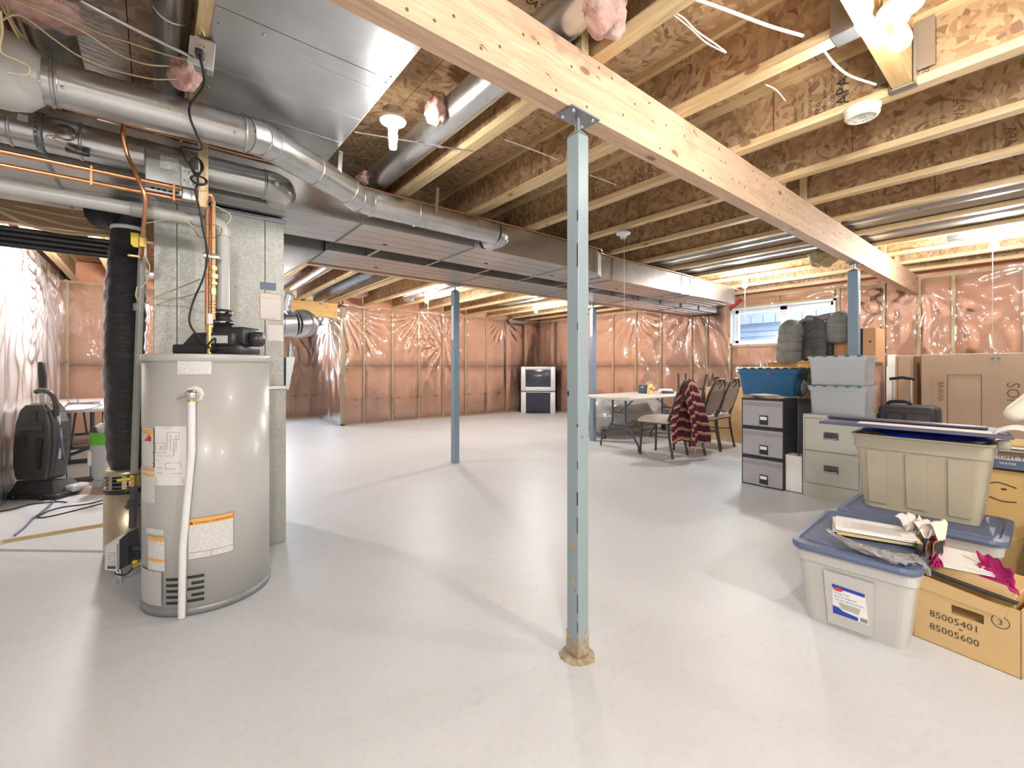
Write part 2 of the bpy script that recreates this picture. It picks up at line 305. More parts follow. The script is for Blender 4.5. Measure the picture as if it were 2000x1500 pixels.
m = NT('post_paint'); v = m.coord(); n = m.noise(m.coord((1, 1, .35)), 60, 4, .6)
chip = m.ramp(n, [(.70, (0, 0, 0)), (.715, (1, 1, 1))]); c0 = m.ramp(m.noise(m.coord((1, 1, .2)), 2, 4), [(.35, (.25, .325, .34)), (.65, (.32, .385, .42))])
m.base(m.mix(c0, (.05, .06, .06), chip)); m.b.inputs['Roughness'].default_value = .38
m = NT('post_blue'); m.base(m.ramp(m.noise(m.coord((1, 1, .2)), 3, 4), [(.35, (.17, .24, .31)), (.65, (.24, .31, .38))])); m.b.inputs['Roughness'].default_value = .4
M = MATS

# ================================================================ the setting
ZJ = 2.34; XR = 7.9; YB = 8.65; XL = -1.0; YN = -2.6
def fold(u, z, seed, amp=1.0, fans=()):
    """wrinkles of a stapled plastic sheet: soft billow, vertical pleats and fans of folds running from staples"""
    amp *= 1.9; d = .012*noise.noise(Vector((u*1.1+seed, z*.8, seed)))+.006*noise.noise(Vector((u*4+seed, z*1.6, 3+seed)))
    for (fu, fz, rad, k, sgn) in fans:
        dx, dz = u-fu, z-fz; r = math.hypot(dx, dz)
        if r < rad*1.4:
            th = math.atan2(dz, dx); e = (r/rad)*math.exp(-(r/rad)**2*1.5)
            d += .034*e*math.sin(k*th+2.5*noise.noise(Vector((r*2, th*2, seed))))*sgn
    return d*amp
def wall(name, p0, p1, studs, nrm, film_m='poly_film', fans=(), z1=ZJ, hole=None, seed=1.0, amp=1.0, film=True, nu=None, parts=True, ext=(0, 0)):
    """framed wall: concrete behind, pink batts between studs, clear sheet over them; u runs p0 to p1, nrm points into the room"""
    P0 = Vector((*p0, 0)); P1 = Vector((*p1, 0)); L = (P1-P0).length; U = (P1-P0)/L; N = Vector((*nrm, 0))
    X = lambda u, n, z: P0+U*u+N*n+Vector((0, 0, z))
    root = thing(name, None, None, kind='structure')
    def bx(mb, u0, u1, n0, n1, za, zb):
        return mb.hexa([X(u0, n0, za), X(u1, n0, za), X(u1, n1, za), X(u0, n1, za)], [X(u0, n0, zb), X(u1, n0, zb), X(u1, n1, zb), X(u0, n1, zb)])
    mb = MB()
    if hole:
        a, b, c, d = hole; bx(mb, -ext[0], a, -.3, -.1, 0, z1+.34); bx(mb, b, L+ext[1], -.3, -.1, 0, z1+.34); bx(mb, a, b, -.3, -.1, 0, c); bx(mb, a, b, -.3, -.1, d, z1+.34)
    else: bx(mb, -ext[0], L+ext[1], -.3, -.1, 0, z1+.34)
    obj('concrete', mb, M['concrete_wall'], root)
    if not parts: return root, X
    lum = 'plate_wood' if abs(U.x) > .5 else 'joist_wood'
    bo = obj('bottom_plate', bx(MB(), 0, L, -.09, 0, 0, .038), M[lum], root); obj('top_plate', bx(MB(), 0, L, -.09, 0, z1-.038, z1), M[lum], root)
    obj('rim_board', bx(MB(), 0, L, -.14, -.10, z1, z1+.30), M['osb_web'], root)
    for u in studs:
        if hole and hole[0]-.02 < u < hole[1]+.02:
            obj('stud', bx(MB(), u-.019, u+.019, -.09, 0, .038, hole[2]-.038), M['stud_wood'], root)
            if hole[3] < z1-.1: obj('stud', bx(MB(), u-.019, u+.019, -.09, 0, hole[3]+.04, z1-.038), M['stud_wood'], root)
        else: obj('stud', bx(MB(), u-.019, u+.019, -.09, 0, .038, z1-.038), M['stud_wood'], root)
    if hole:
        for u in hole[:2]: obj('stud', bx(MB(), u-.045*(u == hole[0]), u+.045*(u == hole[1]), -.09, 0, .038, z1-.038), M['stud_wood'], root)
        obj('sill_plate', bx(MB(), hole[0], hole[1], -.09, 0, hole[2]-.038, hole[2]), M[lum], root)
        obj('lintel', bx(MB(), hole[0], hole[1], -.09, 0, hole[3], hole[3]+.04), M[lum], root)
    for u in (.02, L-.02): obj('stud', bx(MB(), u-.019, u+.019, -.09, 0, .038, z1-.038), M['stud_wood'], root)
    q = 0
    while q < L-.05: obj('insulation_batt', bx(MB(), q, min(q+1.2, L), -.099, -.05, z1+.001, z1+.29), M['pink_fibreglass'], root); q += 1.205
    es = sorted([0]+list(studs)+[L]+(list(hole[:2]) if hole else []))
    for a, b in zip(es, es[1:]):
        if b-a < .08: continue
        for za, zb in ((.038, 1.155), (1.16, z1-.038)):
            if hole and a >= hole[0]-.01 and b <= hole[1]+.01:
                if za < 1: zb = 1.155
                else:
                    if hole[2]-.04-za > .05: zz = hole[2]-.04
                    else: continue
                    batt(root, X, a, b, za, zz, seed); batt(root, X, a, b, hole[3]+.04, z1-.038, seed); continue
            batt(root, X, a, b, za, zb, seed)
    if film:
        nU = nu or int(L*46); nV = 96
        def mk(u0, u1, za, zb, nU, nV):
            mb = MB()
            def fn(a, b):
                u = u0+(u1-u0)*a; z = za+(zb-za)*b; q = fold(u, z, seed, amp, fans)
                s = min([abs(u-t) for t in es]+[abs(z-z1+.02), abs(z-.02)]); q = .012+(q+.012)*min(1, s/.10)
                return X(u, max(q, .004), z)
            mb.grid(fn, nU, nV); obj('vapour_barrier', mb, M[film_m], root, recalc=False)
        if hole:
            a, b, c, d = hole
            mk(0, a, .01, z1, int(a*46), nV); mk(b, L, .01, z1, int((L-b)*46), nV); mk(a, b, .01, c, int((b-a)*34), 50); mk(a, b, d, z1, int((b-a)*34), 8)
        else: mk(0, L, .01, z1, nU, nV)
    return root, X
def batt(root, X, a, b, za, zb, seed):
    mb = MB(); n = 6; a += .021; b -= .021
    def fn(s, t):
        e = min(s, 1-s, t, 1-t); u = a+(b-a)*s; z = za+(zb-za)*t
        return X(u, -.022+.016*min(1, e*5)+.006*noise.noise(Vector((u*5, z*5, seed))), z)
    mb.grid(fn, n, n); c = [X(a, -.09, za), X(b, -.09, za), X(b, -.09, zb), X(a, -.09, zb)]
    k = len(mb.v); mb.add(c, [(0, 1, 2, 3)])
    mb.f += [tuple([k, k+1]+[i for i in range(n, -1, -1)]), tuple([k+3, k+2]+[n*(n+1)+n-i for i in range(0, n+1)]), tuple([k, 0]+[]+[j*(n+1) for j in range(1, n+1)]+[k+3]), tuple([k+1, n]+[j*(n+1)+n for j in range(1, n+1)]+[k+2])]
    mb.sm += [False]*4; mb.mi += [0]*4
    obj('insulation_batt', mb, M['pink_fibreglass'], root, recalc=False)

fl = MB().box(XL-.3, XR+.3, YN-.3, YB+2.5, -.12, 0)
f_o = obj('floor', fl, M['painted_concrete']); f_o['kind'] = 'structure'
bs = [3.2-2.75+.6*k for k in range(8)]
wb, XB = wall('wall_back', (2.75, YB), (XR, YB), bs, (0, -1), fans=((.02, 2.3, 1.0, 26, 1), (1.7, 2.32, .9, 22, 1), (2.3, 1.75, .75, 16, -1), (3.9, 2.3, .5, 20, 1)), seed=2.0, ext=(0, .3))
wl, XLf = wall('wall_left', (XL, YN), (XL, YB), [.6*k+.3 for k in range(1, 18)], (1, 0), 'poly_film_glare', fans=((8.4, 2.3, 1.5, 30, 1), (9.6, 2.2, 1.3, 26, 1)), seed=5.0, amp=.55, ext=(.3, .3))
wbl, _ = wall('wall_back_left', (XL, YB), (.9, YB), [.62, 1.24], (0, -1), seed=9.0, ext=(.3, 0))
# the bay behind the furnace
wall('wall_bay_left', (.9, YB), (.9, 10.7), [.6, 1.2], (1, 0), film=False, seed=3.0, ext=(-.15, .3))
wby, _ = wall('wall_bay_back', (.9, 10.7), (2.75, 10.7), [1.45], (0, -1), hole=(.25, 1.25, 1.35, 2.05), seed=4.0, ext=(.3, .3), fans=((1.3, 2.1, .8, 18, 1),))
wbr, _ = wall('wall_bay_right', (2.75, YB), (2.75, 10.7), [.6, 1.2, 1.8], (-1, 0), 'poly_film_glare', seed=6.0, amp=1.6, ext=(-.15, .3), fans=((.6, 2.3, 1.4, 26, 1),))
rs = [8.65-y for y in (6.2, 5.6, 5.0, 4.35, 4.05)]+[8.65-y for y in (2.85, 1.51, 1.14, .815, .22, -.39, -1, -1.6, -2.2)]+[.6, 1.2, 1.85]
wr, XRf = wall('wall_right', (XR, YB), (XR, YN), sorted(rs), (-1, 0), seed=8.0, amp=.8, hole=(YB-3.61, YB-2.06, 1.52, 2.16), ext=(.3, .3),
    fans=((3.0, 2.3, 1.3, 16, 1), (4.3, 2.3, 1.4, 13, -1), (6.75, 2.3, 1.1, 14, 1), (7.5, 2.3, 1.8, 17, 1), (8.6, 2.3, 1.7, 15, -1)))
wn, _ = wall('wall_near', (XR, YN), (XL, YN), [], (0, 1), parts=False)
# outer marks printed on the sheet, in a row above the floor
def film_marks(root, X, us, z=.50):
    for u in us:
        mb = MB(); n = .03
        for a, b, c, d in ((-.13, 0, -.08, .0), (-.065, -.004, -.045, -.004), (.045, -.004, .065, -.004), (.08, 0, .13, 0)):
            mb.bar(X(u+a, n, z+b), X(u+c, n, z+d), .006, .006)
        for s in (-1, 1):
            mb.bar(X(u+s*.03, n, z+.018), X(u, n, z-.03), .006, .006); mb.bar(X(u+s*.012, n, z+.025), X(u+s*.012, n, z-.004), .005, .005)
        obj('printed_mark', mb, M['ink_brown'], root)
film_marks(wb, XB, [.28+.44*k for k in range(11)]); film_marks(wr, XRf, [.3+.44*k for k in range(6)]); film_marks(wl, XLf, [8.6+.44*k for k in range(5)])
film_marks(wby, lambda u, n, z: Vector((.9+u, 10.7-n, z)), [1.5, 1.72])
# red sheathing tape on the sheet
for root, X, u0, z0, u1, z1 in ((wb, XB, 5.06, 2.10, 5.08, 1.88),):
    obj('sheathing_tape', MB().bar(X(u0, .03, z0), X(u1, .03, z1), .05, .004, (0, 1, 0)), M['ink_red'], root)
obj('sheathing_tape', MB().bar(XRf(YB-3.42, .035, 2.30), XRf(YB-3.60, .035, 2.17), .05, .05), M['ink_red'], wr)

# window in the right wall
wd = thing('window_1', None, None, (XR, 2.84, 1.52), kind='structure'); y0, y1, z0, z1 = 2.06, 3.61, 1.52, 2.16
fr = MB()
for a, b, c, d in ((y0, y1, z0, z0+.03), (y0, y1, z1-.03, z1), (y0, y0+.03, z0, z1), (y1-.03, y1, z0, z1)): fr.box(XR-.02, XR+.2, a, b, c, d)
obj('window_reveal', fr, M['white_trim'], wd)
for (a, b) in ((2.80, 3.57), (2.10, 2.80)):
    fr = MB()
    for (c, d, e, f) in ((a, b, z0+.03, z0+.08), (a, b, z1-.08, z1-.03), (a, a+.05, z0+.03, z1-.03), (b-.05, b, z0+.03, z1-.03)): fr.box(XR+.10, XR+.16, c, d, e, f)
    s = obj('window_sash', fr, M['white_trim'], wd); obj('pane', MB().box(XR+.128, XR+.132, a+.05, b-.05, z0+.08, z1-.08), M['glass'], s)
# what stands outside that window
sd = thing('neighbour_wall', 'pale blue lap siding of the neighbouring house outside the window', 'building', (9.6, 2, 0))
for k in range(11): 
    z = 1.0+.11*k; obj('siding_board', MB().hexa([(9.6, -3, z), (9.64, -3, z), (9.64, 7, z), (9.6, 7, z)], [(9.63, -3, z+.11), (9.64, -3, z+.11), (9.64, 7, z+.11), (9.63, 7, z+.11)]), M['siding_blue'], sd)
fc = thing('garden_fence', 'white vertical board fence seen through the top of the window', 'fence', (9.5, 2, 0))
for k in range(40): obj('fence_board', MB().box(9.50, 9.52, -2.5+.23*k, -2.5+.23*k+.215, 2.03, 3.2), M['fence_white'], fc)
g_o = obj('ground', MB().box(XR+.3, 13, -4, 8, .9, 1.0), M['gravel']); g_o['kind'] = 'structure'
wd2 = thing('window_2', None, None, (1.65, 10.7, 1.35), kind='structure'); fr = MB()
for a, b, c, d in ((1.15, 2.15, 1.35, 1.40), (1.15, 2.15, 2.0, 2.05), (1.15, 1.2, 1.35, 2.05), (2.1, 2.15, 1.35, 2.05), (1.62, 1.68, 1.35, 2.05)): fr.box(a, b, 10.68, 10.85, c, d)
obj('window_frame', fr, M['white_trim'], wd2)

# ---- ceiling: subfloor sheets and I-joists
ce = thing('ceiling', None, None, (0, 0, ZJ), kind='structure')
for i in range(8):
    for j in range(6):
        x0 = -1.3+1.2*i; ya = YN-.3+2.42*j-(1.2 if i % 2 else 0); 
        obj('subfloor_panel', MB().box(x0, x0+1.196, ya, min(ya+2.416, YB+2.4), ZJ+.30, ZJ+.32), M['osb_subfloor'], ce)
obj('subfloor_panel', MB().box(-1.4, XR+.4, YN-.4, YB+2.5, ZJ+.321, ZJ+.34), M['osb_subfloor'], ce)
def joist(x, ya, yb, z=ZJ):
    j = obj('joist', MB().box(x-.005, x+.005, ya, yb, z+.03, z+.27), M['osb_web'], ce)
    obj('flange', MB().box(x-.032, x+.032, ya, yb, z, z+.038), M['joist_wood'], j)
    obj('flange', MB().box(x-.032, x+.032, ya, yb, z+.262, z+.30), M['joist_wood'], j); return j
JX = [1.36+.61*k for k in range(-3, 11)]; J = {}
for k, x in zip(range(-3, 11), JX):
    if k == 1: joist(x, YN, -.9); J[k] = joist(x, .45, YB)
    else: J[k] = joist(x, YN, 10.7 if .9 < x < 2.7 else YB)
joist(-.90, YN, YB)
# header that carries the cut joist, with its steel hangers
hd = obj('header_joist', MB().box(1.392, 2.548, .385, .45, ZJ+.005, ZJ+.30), M['block_wood'], ce)
for x, y in ((2.53, .417), (1.41, .417)):
    obj('joist_hanger', MB().box(x-.02, x+.022, y-.045, y-.037, ZJ+.0, ZJ+.24).box(x-.02, x+.022, y+.037, y+.045, ZJ+.0, ZJ+.24).box(x-.02, x+.022, y-.045, y+.045, ZJ-.004, ZJ+.003).box(x+.012, x+.018, y-.10, y+.10, ZJ+.06, ZJ+.27), M['galvanised_round'], ce)
obj('joist_hanger', MB().box(1.93, 2.01, .45, .52, ZJ-.003, ZJ).box(1.928, 1.932, .45, .52, ZJ-.003, ZJ+.16).box(2.008, 2.012, .45, .52, ZJ-.003, ZJ+.16), M['galvanised_round'], ce)
obj('header_joist', MB().box(1.392, 2.548, -.95, -.88, ZJ+.005, ZJ+.30), M['block_wood'], ce)
for x, y in ((1.31, 1.16), (1.31, 1.21), (2.62, 1.18), (3.77, 1.18), (5.05, 1.18), (6.2, 1.18), (6.85, 1.18)):
    obj('squash_block', MB().box(x-.045 if x < 2 else x-.04, x-.005 if x < 2 else x+.0, y-.019, y+.019, ZJ, ZJ+.30), M['stud_wood'], ce)
for k in (3, 5, 7, 8, 9):
    obj('squash_block', MB().box(JX[k+3]+.04, JX[k+3]+.13, 1.15, 1.21, ZJ, ZJ+.3), M['stud_wood'], ce)
# web stiffener seams: vertical saw lines on some joists, and the grade stamps
for k, y in ((2, .95), (3, .75), (4, 1.6), (4, -.1), (5, 1.9), (5, .55), (6, .7), (2, 2.2), (3, 2.35)):
    obj('web_joint', MB().box(JX[k+3]-.0065, JX[k+3]+.0065, y-.003, y+.003, ZJ+.038, ZJ+.262), M['ink_brown'], J[k])
def stamp(k, y, zc, lines, size, grey='marker', rows=()):
    """lettering on the camera side of a joist web, reading up the web as in the photograph"""
    x = JX[k+3]-.0062
    for (t, s, dy) in lines:
        Mx = facing((x, y+dy, zc), (0, 0, -1), (0, 1, 0)) if False else facing((x, y+dy, zc-.0), (0, 0, 1), (0, 1, 0))
        obj('grade_stamp', text_mb(t, s, Mx), M[grey], J[k])
stamp(2, .62, ZJ+.05, [('APA', .075, .0)], .05)
for q, (t, s) in enumerate((('THE ENGINEERED', .022), ('WOOD ASSOCIATION', .022), ('RATED SHEATHING', .020), ('24/0', .034), ('SIZED FOR SPACING', .020), ('EXPOSURE 1', .020), ('CANADA', .02))): 
    obj('grade_stamp', text_mb(t, s, facing((JX[5]-.0062, .66+.032*q, ZJ+.045), (0, 0, 1), (0, -1, 0))), M['marker'], J[2])
for q, (t, s, y) in enumerate((('SE UI', .03, .36), ('APA', .07, -.20), ('CANADA', .024, -.16), ('CSA O325', .024, -.13), ('RATED', .02, -.10), ('9.0 MM', .03, -.065), ('10.0-1', .02, -.03))):
    obj('grade_stamp', text_mb(t, s, facing((JX[5]-.0062, y, ZJ+.05), (0, 0, 1), (0, -1, 0))), M['marker'], J[2])
for k, y in ((3, .35), (3, -.3), (4, .2), (1, 1.55), (1, 2.1), (2, 1.75)):
    for q, (t, s) in enumerate((('APA', .06), ('RATED SHEATHING', .018), ('24/0', .026), ('EXPOSURE 1', .018))):
        obj('grade_stamp', text_mb(t, s, facing((JX[k+3]-.0062, y+(.028*q if q else -.02), ZJ+.05), (0, 0, 1), (0, -1, 0))), M['ink_brown'], J[k])
for x, y, t, s in ((.92, 1.30, 'STAGGER JOINTS', .05), (.95, 1.38, 'FLOOR SHEATHING', .05), (2.2, .95, '40/20', .05), (1.62, 1.75, 'SE UP', .05), (1.62, 1.83, 'THIS SIDE DOWN', .04)):
    obj('grade_stamp', text_mb(t, s, facing((x, y, ZJ+.2985), (1, 0, 0), (0, -1, 0))), M['marker'], ce)
# doubled joists and trimmers of the far bay
for x in (2.45, 2.52): obj('trimmer_joist', MB().box(x-.019, x+.019, 4.6, YB, ZJ, ZJ+.235), M['joist_wood'], ce)
for x, y in ((1.05, 6.2), (1.66, 6.9), (1.66, 5.6), (2.9, 8.3), (.5, 8.3), (-.3, 8.3)):
    obj('insulation_batt', MB().rbox(x-.2, x+.2, y-.2, y+.2, ZJ+.12, ZJ+.29, .05), M['loose_fibreglass'], ce)

# ---- beams
sb = thing('support_beam', 'long pale laminated wood beam crossing the room above the front teal post', 'beam', (3, 1.18, 2.1), group=None)
for k in range(3): obj('ply', MB().box(-1.0, 7.885, 1.142+.0262*k, 1.142+.0262*k+.0255, 2.10, ZJ-.001), M['beam_wood'], sb)
sb2 = thing('support_beam', 'second wood beam behind the metal ducts, over the two blue posts', 'beam', (3, 4.45, 2.1))
for k in range(3): obj('ply', MB().box(-1.0, 7.885, 4.41+.0262*k, 4.41+.0262*k+.0255, 2.10, ZJ-.001), M['beam_wood'], sb2)
lv = solo('header_beam', MB().box(.95, 2.66, 8.56, 8.65, 2.06, 2.335), M['header_wood'], 'short orange-yellow wood header over the opening left of the far pink wall', 'beam')
# nail heads and knots driven in rows on the front beam
nl = MB()
for k in range(90):
    x = .3+7.4*k/90+random.uniform(-.02, .02); z = random.choice((2.13, 2.18, 2.26, 2.31))+random.uniform(-.01, .01); nl.lathe((x, 1.1415, z), [(.0, .0012), (.0055, .0008), (.006, 0)], 6, (0, -1, 0))
no = obj('nail_heads', nl, M['ink_brown'], sb); no['kind'] = 'stuff'
for k in range(16):
    x = .4+.33*k+random.uniform(-.1, .1); z = 2.12+.2*random.random(); mb = MB(); mb.prism([(x, z), (x+.016, z+.004), (x+.04, z-.010), (x+.018, z-.001)], 1.1414, 1.1425, 'y')
    obj('wood_split', mb, M['ink_brown'], sb)

# ---- posts
def post(name, label, x, y, s, ztop, mat, foot=True, zs=2.02, rot=0):
    r = thing(name, label, 'post', (x, y, 0), rot); b = s/2
    obj('shaft', MB().rbox(-b, b, -b, b, 0, zs, .004, 2, False), mat, r, True)
    obj('shaft_cap', MB().hexa([(-b, -b, zs), (b, -b, zs), (b, b, zs), (-b, b, zs)], [(-.013, -.013, zs+.022), (.013, -.013, zs+.022), (.013, .013, zs+.022), (-.013, .013, zs+.022)]), mat, r, True)
    obj('jack_screw', MB().tube([(0, 0, zs+.02), (0, 0, ztop-.006)], .011, 10), M['steel_dark'], r, True)
    pl = obj('bearing_plate', MB().box(-.08, .08, -.045, .045, ztop-.007, ztop-.001), M['steel_dark'] if foot else M['post_blue'], r, True)
    for sx in (-1, 1):
        for sy in (-1, 1): obj('bolt', MB().lathe((sx*.055, sy*.028, ztop-.014), [(0, 0), (.007, 0), (.008, .007)], 6), M['chrome'], pl)
    return r
p1 = post('steel_post', 'nearest pale teal steel post with chipped paint and crusted foot', 1.275, 1.17, .060, 2.10, M['post_paint'])
mb = MB()
for q in range(14):
    a = 2*PI*q/14; mb.lathe((.046*math.cos(a)*(1+.3*random.random()), .046*math.sin(a), -.004), [(.022+.012*random.random(), 0), (.012, .010+.014*random.random()), (0, .018)], 6)
obj('mortar_crumbs', mb, M['joint_compound'], p1, True)
for s, (a, b) in enumerate((((-.0308, .0), (-.0302, 0)), ((0, -.0308), (0, -.0302)))):
    mb = MB(); pts = [(-.0302, 0), (.0302, 0), (.0302, .105), (.012, .085+.02*s), (-.004, .055), (-.018, .075-.02*s), (-.0302, .10)]
    if s == 0: mb.prism(pts, -.0312, -.0301, 'x')
    else: mb.prism(pts, -.0312, -.0301, 'y')
    obj('mortar_smear', mb, M['joint_compound'], p1, True)
for q, (z, w_) in enumerate(((.43, .012), (.30, .01))): obj('paint_splash', MB().prism([(-.012, z-.012), (.0, z-.02), (.008, z+.004), (-.004, z+.022), (-.014, z+.01)], -.0309, -.0301, 'x'), M['joint_compound'], p1, True)
for q, (y_, z, dy, dz) in enumerate(((-.026, .62, .003, .05), (-.027, .75, .002, .03), (-.026, .9, .003, .012), (-.027, 1.28, .002, .03), (-.026, 1.55, .003, .09), (-.026, .52, .002, .06), (.022, 1.02, .004, .02), (-.027, 1.7, .003, .04), (-.027, .22, .002, .07), (-.027, .13, .002, .04))):
    obj('paint_chip', MB().box(-.0306, -.0301, y_-dy, y_+dy, z-dz/2, z+dz/2), M['ink'], p1, True)
p2 = post('steel_post', 'slate blue steel post standing alone in front of the far pink wall', 2.74, 4.46, .074, 2.10, M['post_blue'], False)
p3 = post('steel_post', 'blue steel post half hidden behind the nearest teal post by the folding table', 5.20, 4.46, .074, 2.10, M['post_blue'], False)
p4 = post('steel_post', 'grey-blue steel post rising behind the stacked clear storage totes', 5.06, 1.18, .080, 2.10, M['post_blue'], False)
for p, x0, za, zb in ((p2, -.012, 1.45, 1.85), (p3, .0, 1.60, 1.95), (p4, .012, 1.62, 1.84)):
    st = obj('post_sticker', MB().box(x0-.018, x0+.018, -.0415 if p is p4 else -.0385, -.037, za, zb), M['paper'], p, True) if p is p4 else obj('post_sticker', MB().box(-.0385, -.037, -.018, .018, za, zb), M['paper'], p, True)

# ---- flat metal panel between the joists, left of the front beam
pn = thing('ceiling_pan', 'wide shiny sheet-metal panel closing the joist bay beside the front beam', 'duct', (.45, 2, ZJ))
for a, b in ((1.22, 1.762), (1.766, 2.9)):
    obj('metal_sheet', MB().box(.150, .776, a, b, ZJ-.006, ZJ-.003), M['galvanised_panel'], pn)
for y in (1.86, 2.14, 2.42, 1.50): obj('fold_line', MB().box(.150, .776, y-.0008, y+.0008, ZJ-.0068, ZJ-.006), M['galvanised_panel'], pn)
for x, y in ((.757, 1.37), (.757, 1.74), (.757, 1.79), (.17, 1.5), (.17, 1.85), (.17, 2.3), (.757, 2.6), (.3, 1.81)): obj('screw', MB().lathe((x, y, ZJ-.0085), [(0, 0), (.006, .001), (.006, .003)], 8), M['steel_dark'], pn)

# ---- rectangular ducts
def duct(name, label, secs, z0, z1, mat, screws=True):
    r = thing(name, label, 'duct', (secs[0][0], secs[0][1], z0))
    for (xa, ya0, ya1, xb, yb0, yb1) in secs:
        mb = MB().hexa([(xa, ya0, z0), (xb, yb0, z0), (xb, yb1, z0), (xa, ya1, z0)], [(xa, ya0, z1), (xb, yb0, z1), (xb, yb1, z1), (xa, ya1, z1)])
        s = obj('duct_section', mb, mat, r); e = .006
        obj('drive_cleat', MB().box(xa-.012, xa+.012, ya0-e, ya0, z0-e, z1), M['galvanised_round'], r); obj('drive_cleat', MB().box(xa-.007, xa+.007, ya0, ya1, z0-e, z0), M['steel_dark'], r)
        for q in (.25, .5, .75):
            y = ya0+(ya1-ya0)*q; obj('fold_line', MB().bar((xa+.013, ya0+(ya1-ya0)*q, z0-.001), (xb-.013, yb0+(yb1-yb0)*q, z0-.001), .003, .002), mat, s)
        xm, ym = xa+(xb-xa)*.35, (ya0+ya1)/2+.1
        obj('test_hole', MB().lathe((xm, ym, z0-.0012), [(0, 0), (.02, 0), (.02, .001)], 14), M['ink'], s)
        for q in (.2, .8): obj('screw', MB().lathe((xa+.03, ya0-.004, z0+(z1-z0)*q), [(0, 0), (.005, 0), (.005, .004)], 8, (0, 1, 0)), M['chrome'], s)
    return r
Z0, Z1 = 2.08, 2.315
d1 = duct('supply_duct', 'front rectangular metal duct running the width of the room under the joists', [(-.97, 2.90, 3.75, -.4, 2.90, 3.75), (-.4, 2.90, 3.75, .15, 2.90, 3.46), (.15, 2.90, 3.46, 1.06, 2.90, 3.46), (1.06, 2.90, 3.46, 1.965, 2.90, 3.46), (1.965, 2.90, 3.46, 3.05, 2.90, 3.46), (3.05, 2.90, 3.46, 3.44, 2.90, 3.46), (3.44, 2.90, 3.46, 3.66, 3.02, 3.46),
  (3.66, 3.02, 3.48, 3.85, 3.02, 3.48), (3.85, 3.02, 3.48, 5.25, 3.02, 3.48), (5.25, 3.02, 3.48, 5.46, 3.02, 3.48), (5.46, 3.02, 3.48, 6.74, 3.02, 3.48)], Z0, Z1, M['galvanised'])
d2 = duct('return_duct', 'rear rectangular metal duct running parallel behind the front one', [(1.07, 3.72, 4.23, 2.65, 3.72, 4.23), (2.65, 3.72, 4.23, 3.9, 3.72, 4.23), (3.9, 3.72, 4.23, 5.2, 3.72, 4.23), (5.2, 3.72, 4.23, 6.5, 3.72, 4.23), (6.5, 3.72, 4.23, 7.6, 3.72, 4.23)], Z0, Z1, M['galvanised'])
# hanger straps under the gap
for k in range(11):
    x = 1.4+.56*k; solo('duct_hanger', MB().box(x-.012, x+.012, 3.46, 3.72, Z0-.004, Z0-.001).box(x-.012, x+.012, 3.705, 3.72, Z0-.004, Z0+.24), M['galvanised_round'], 'small metal strap bridging the gap between the two rectangular ducts', 'bracket', 'straps between the two ducts')
# plenum flare joining the furnace
solo('duct_flare', MB().prism([(.0, 1.80), (.70, 1.80), (.76, 1.85), (1.06, 2.079), (1.06, 2.31), (.0, 2.31)], 3.76, 4.25, 'y'), M['galvanised'], 'flared metal duct fitting widening behind the furnace cabinet under the rear duct', 'duct')
solo('copper_line', MB().tube(spline([(-.9, 2.885, Z1+.008), (1.5, 2.888, Z1+.008), (3.3, 2.886, Z1+.008), (3.55, 2.93, Z1+.012), (3.8, 3.01, Z1+.008), (5.3, 3.01, Z1+.012), (6.74, 3.02, Z1-.0), (6.95, 3.0, Z1-.06)], 10), .007, 8), M['copper'], 'thin copper line lying along the top front edge of the front duct', 'pipe')

# ================================================================ lamps
def lampholder(label, x, y, ztop, kind='bulb', lit=True, cord=0, box=True, glow='glow_bulb'):
    """porcelain lampholder on its junction box, with its bulb; ztop = height of the box underside"""
    r = thing('ceiling_light', label, 'light', (x, y, ztop), 0, 'bare bulb lamps on the ceiling joists' if False else None)
    if box: obj('junction_box', MB().lathe((0, 0, .0), [(.0, .045), (.052, .045), (.054, .0), (.0, .0)], 8, smooth=False), M['galvanised_round'], r, True)
    obj('lampholder', MB().lathe((0, 0, 0), [(0, 0), (.060, 0), (.064, -.006), (.060, -.014), (.036, -.020), (.026, -.034), (.024, -.052), (.018, -.053)], 28), M['white_plastic'], r, True)
    for s in (-1, 1): obj('screw', MB().lathe((s*.045, 0, -.016), [(0, -.002), (.004, -.001), (.004, .004)], 8), M['chrome'], r, True)
    if lit:
        if kind == 'bulb': pr = [(0, -.148), (.014, -.146), (.026, -.137), (.031, -.122), (.030, -.106), (.022, -.084), (.014, -.066), (.013, -.05)]
        elif kind == 'spiral': pr = [(0, -.142), (.016, -.141), (.018, -.134), (.014, -.130), (.019, -.126), (.015, -.121), (.019, -.117), (.015, -.112), (.019, -.108), (.015, -.103), (.019, -.099), (.015, -.094), (.018, -.088), (.017, -.07), (.013, -.05)]
        obj('bulb', MB().lathe((0, 0, 0), pr, 20), M[glow], r, True)
        if kind == 'spiral':
            mb = MB()
            for s in (-1, 1): mb.tube([(s*.021, 0, -.052), (s*.024, 0, -.075), (s*.023, 0, -.105)], .0025, 6)
            obj('bulb_guard', mb, M['chrome'], r, True)
    if cord: obj('pull_cord', MB().tube([(.028, .01, -.03), (.028, .01, -cord)], .0014, 5).lathe((.028, .01, -cord), [(0, -.012), (.004, -.009), (.003, 0)], 8), M['white_plastic'], r, True)
    return r
lampholder('lit spiral bulb lamp beside the metal ceiling panel and round pipe', .885, 2.01, ZJ-.02, 'spiral', glow='glow_bulb_soft')
lampholder('brightest lit globe bulb lamp hanging beside the metal joist hanger', 1.93, .325, ZJ-.01, 'bulb', glow='glow_bulb_soft')
lampholder('lit bulb lamp with pull cord above the left part of the far pink wall', 3.50, 6.6, ZJ+.01, 'bulb', cord=.36)
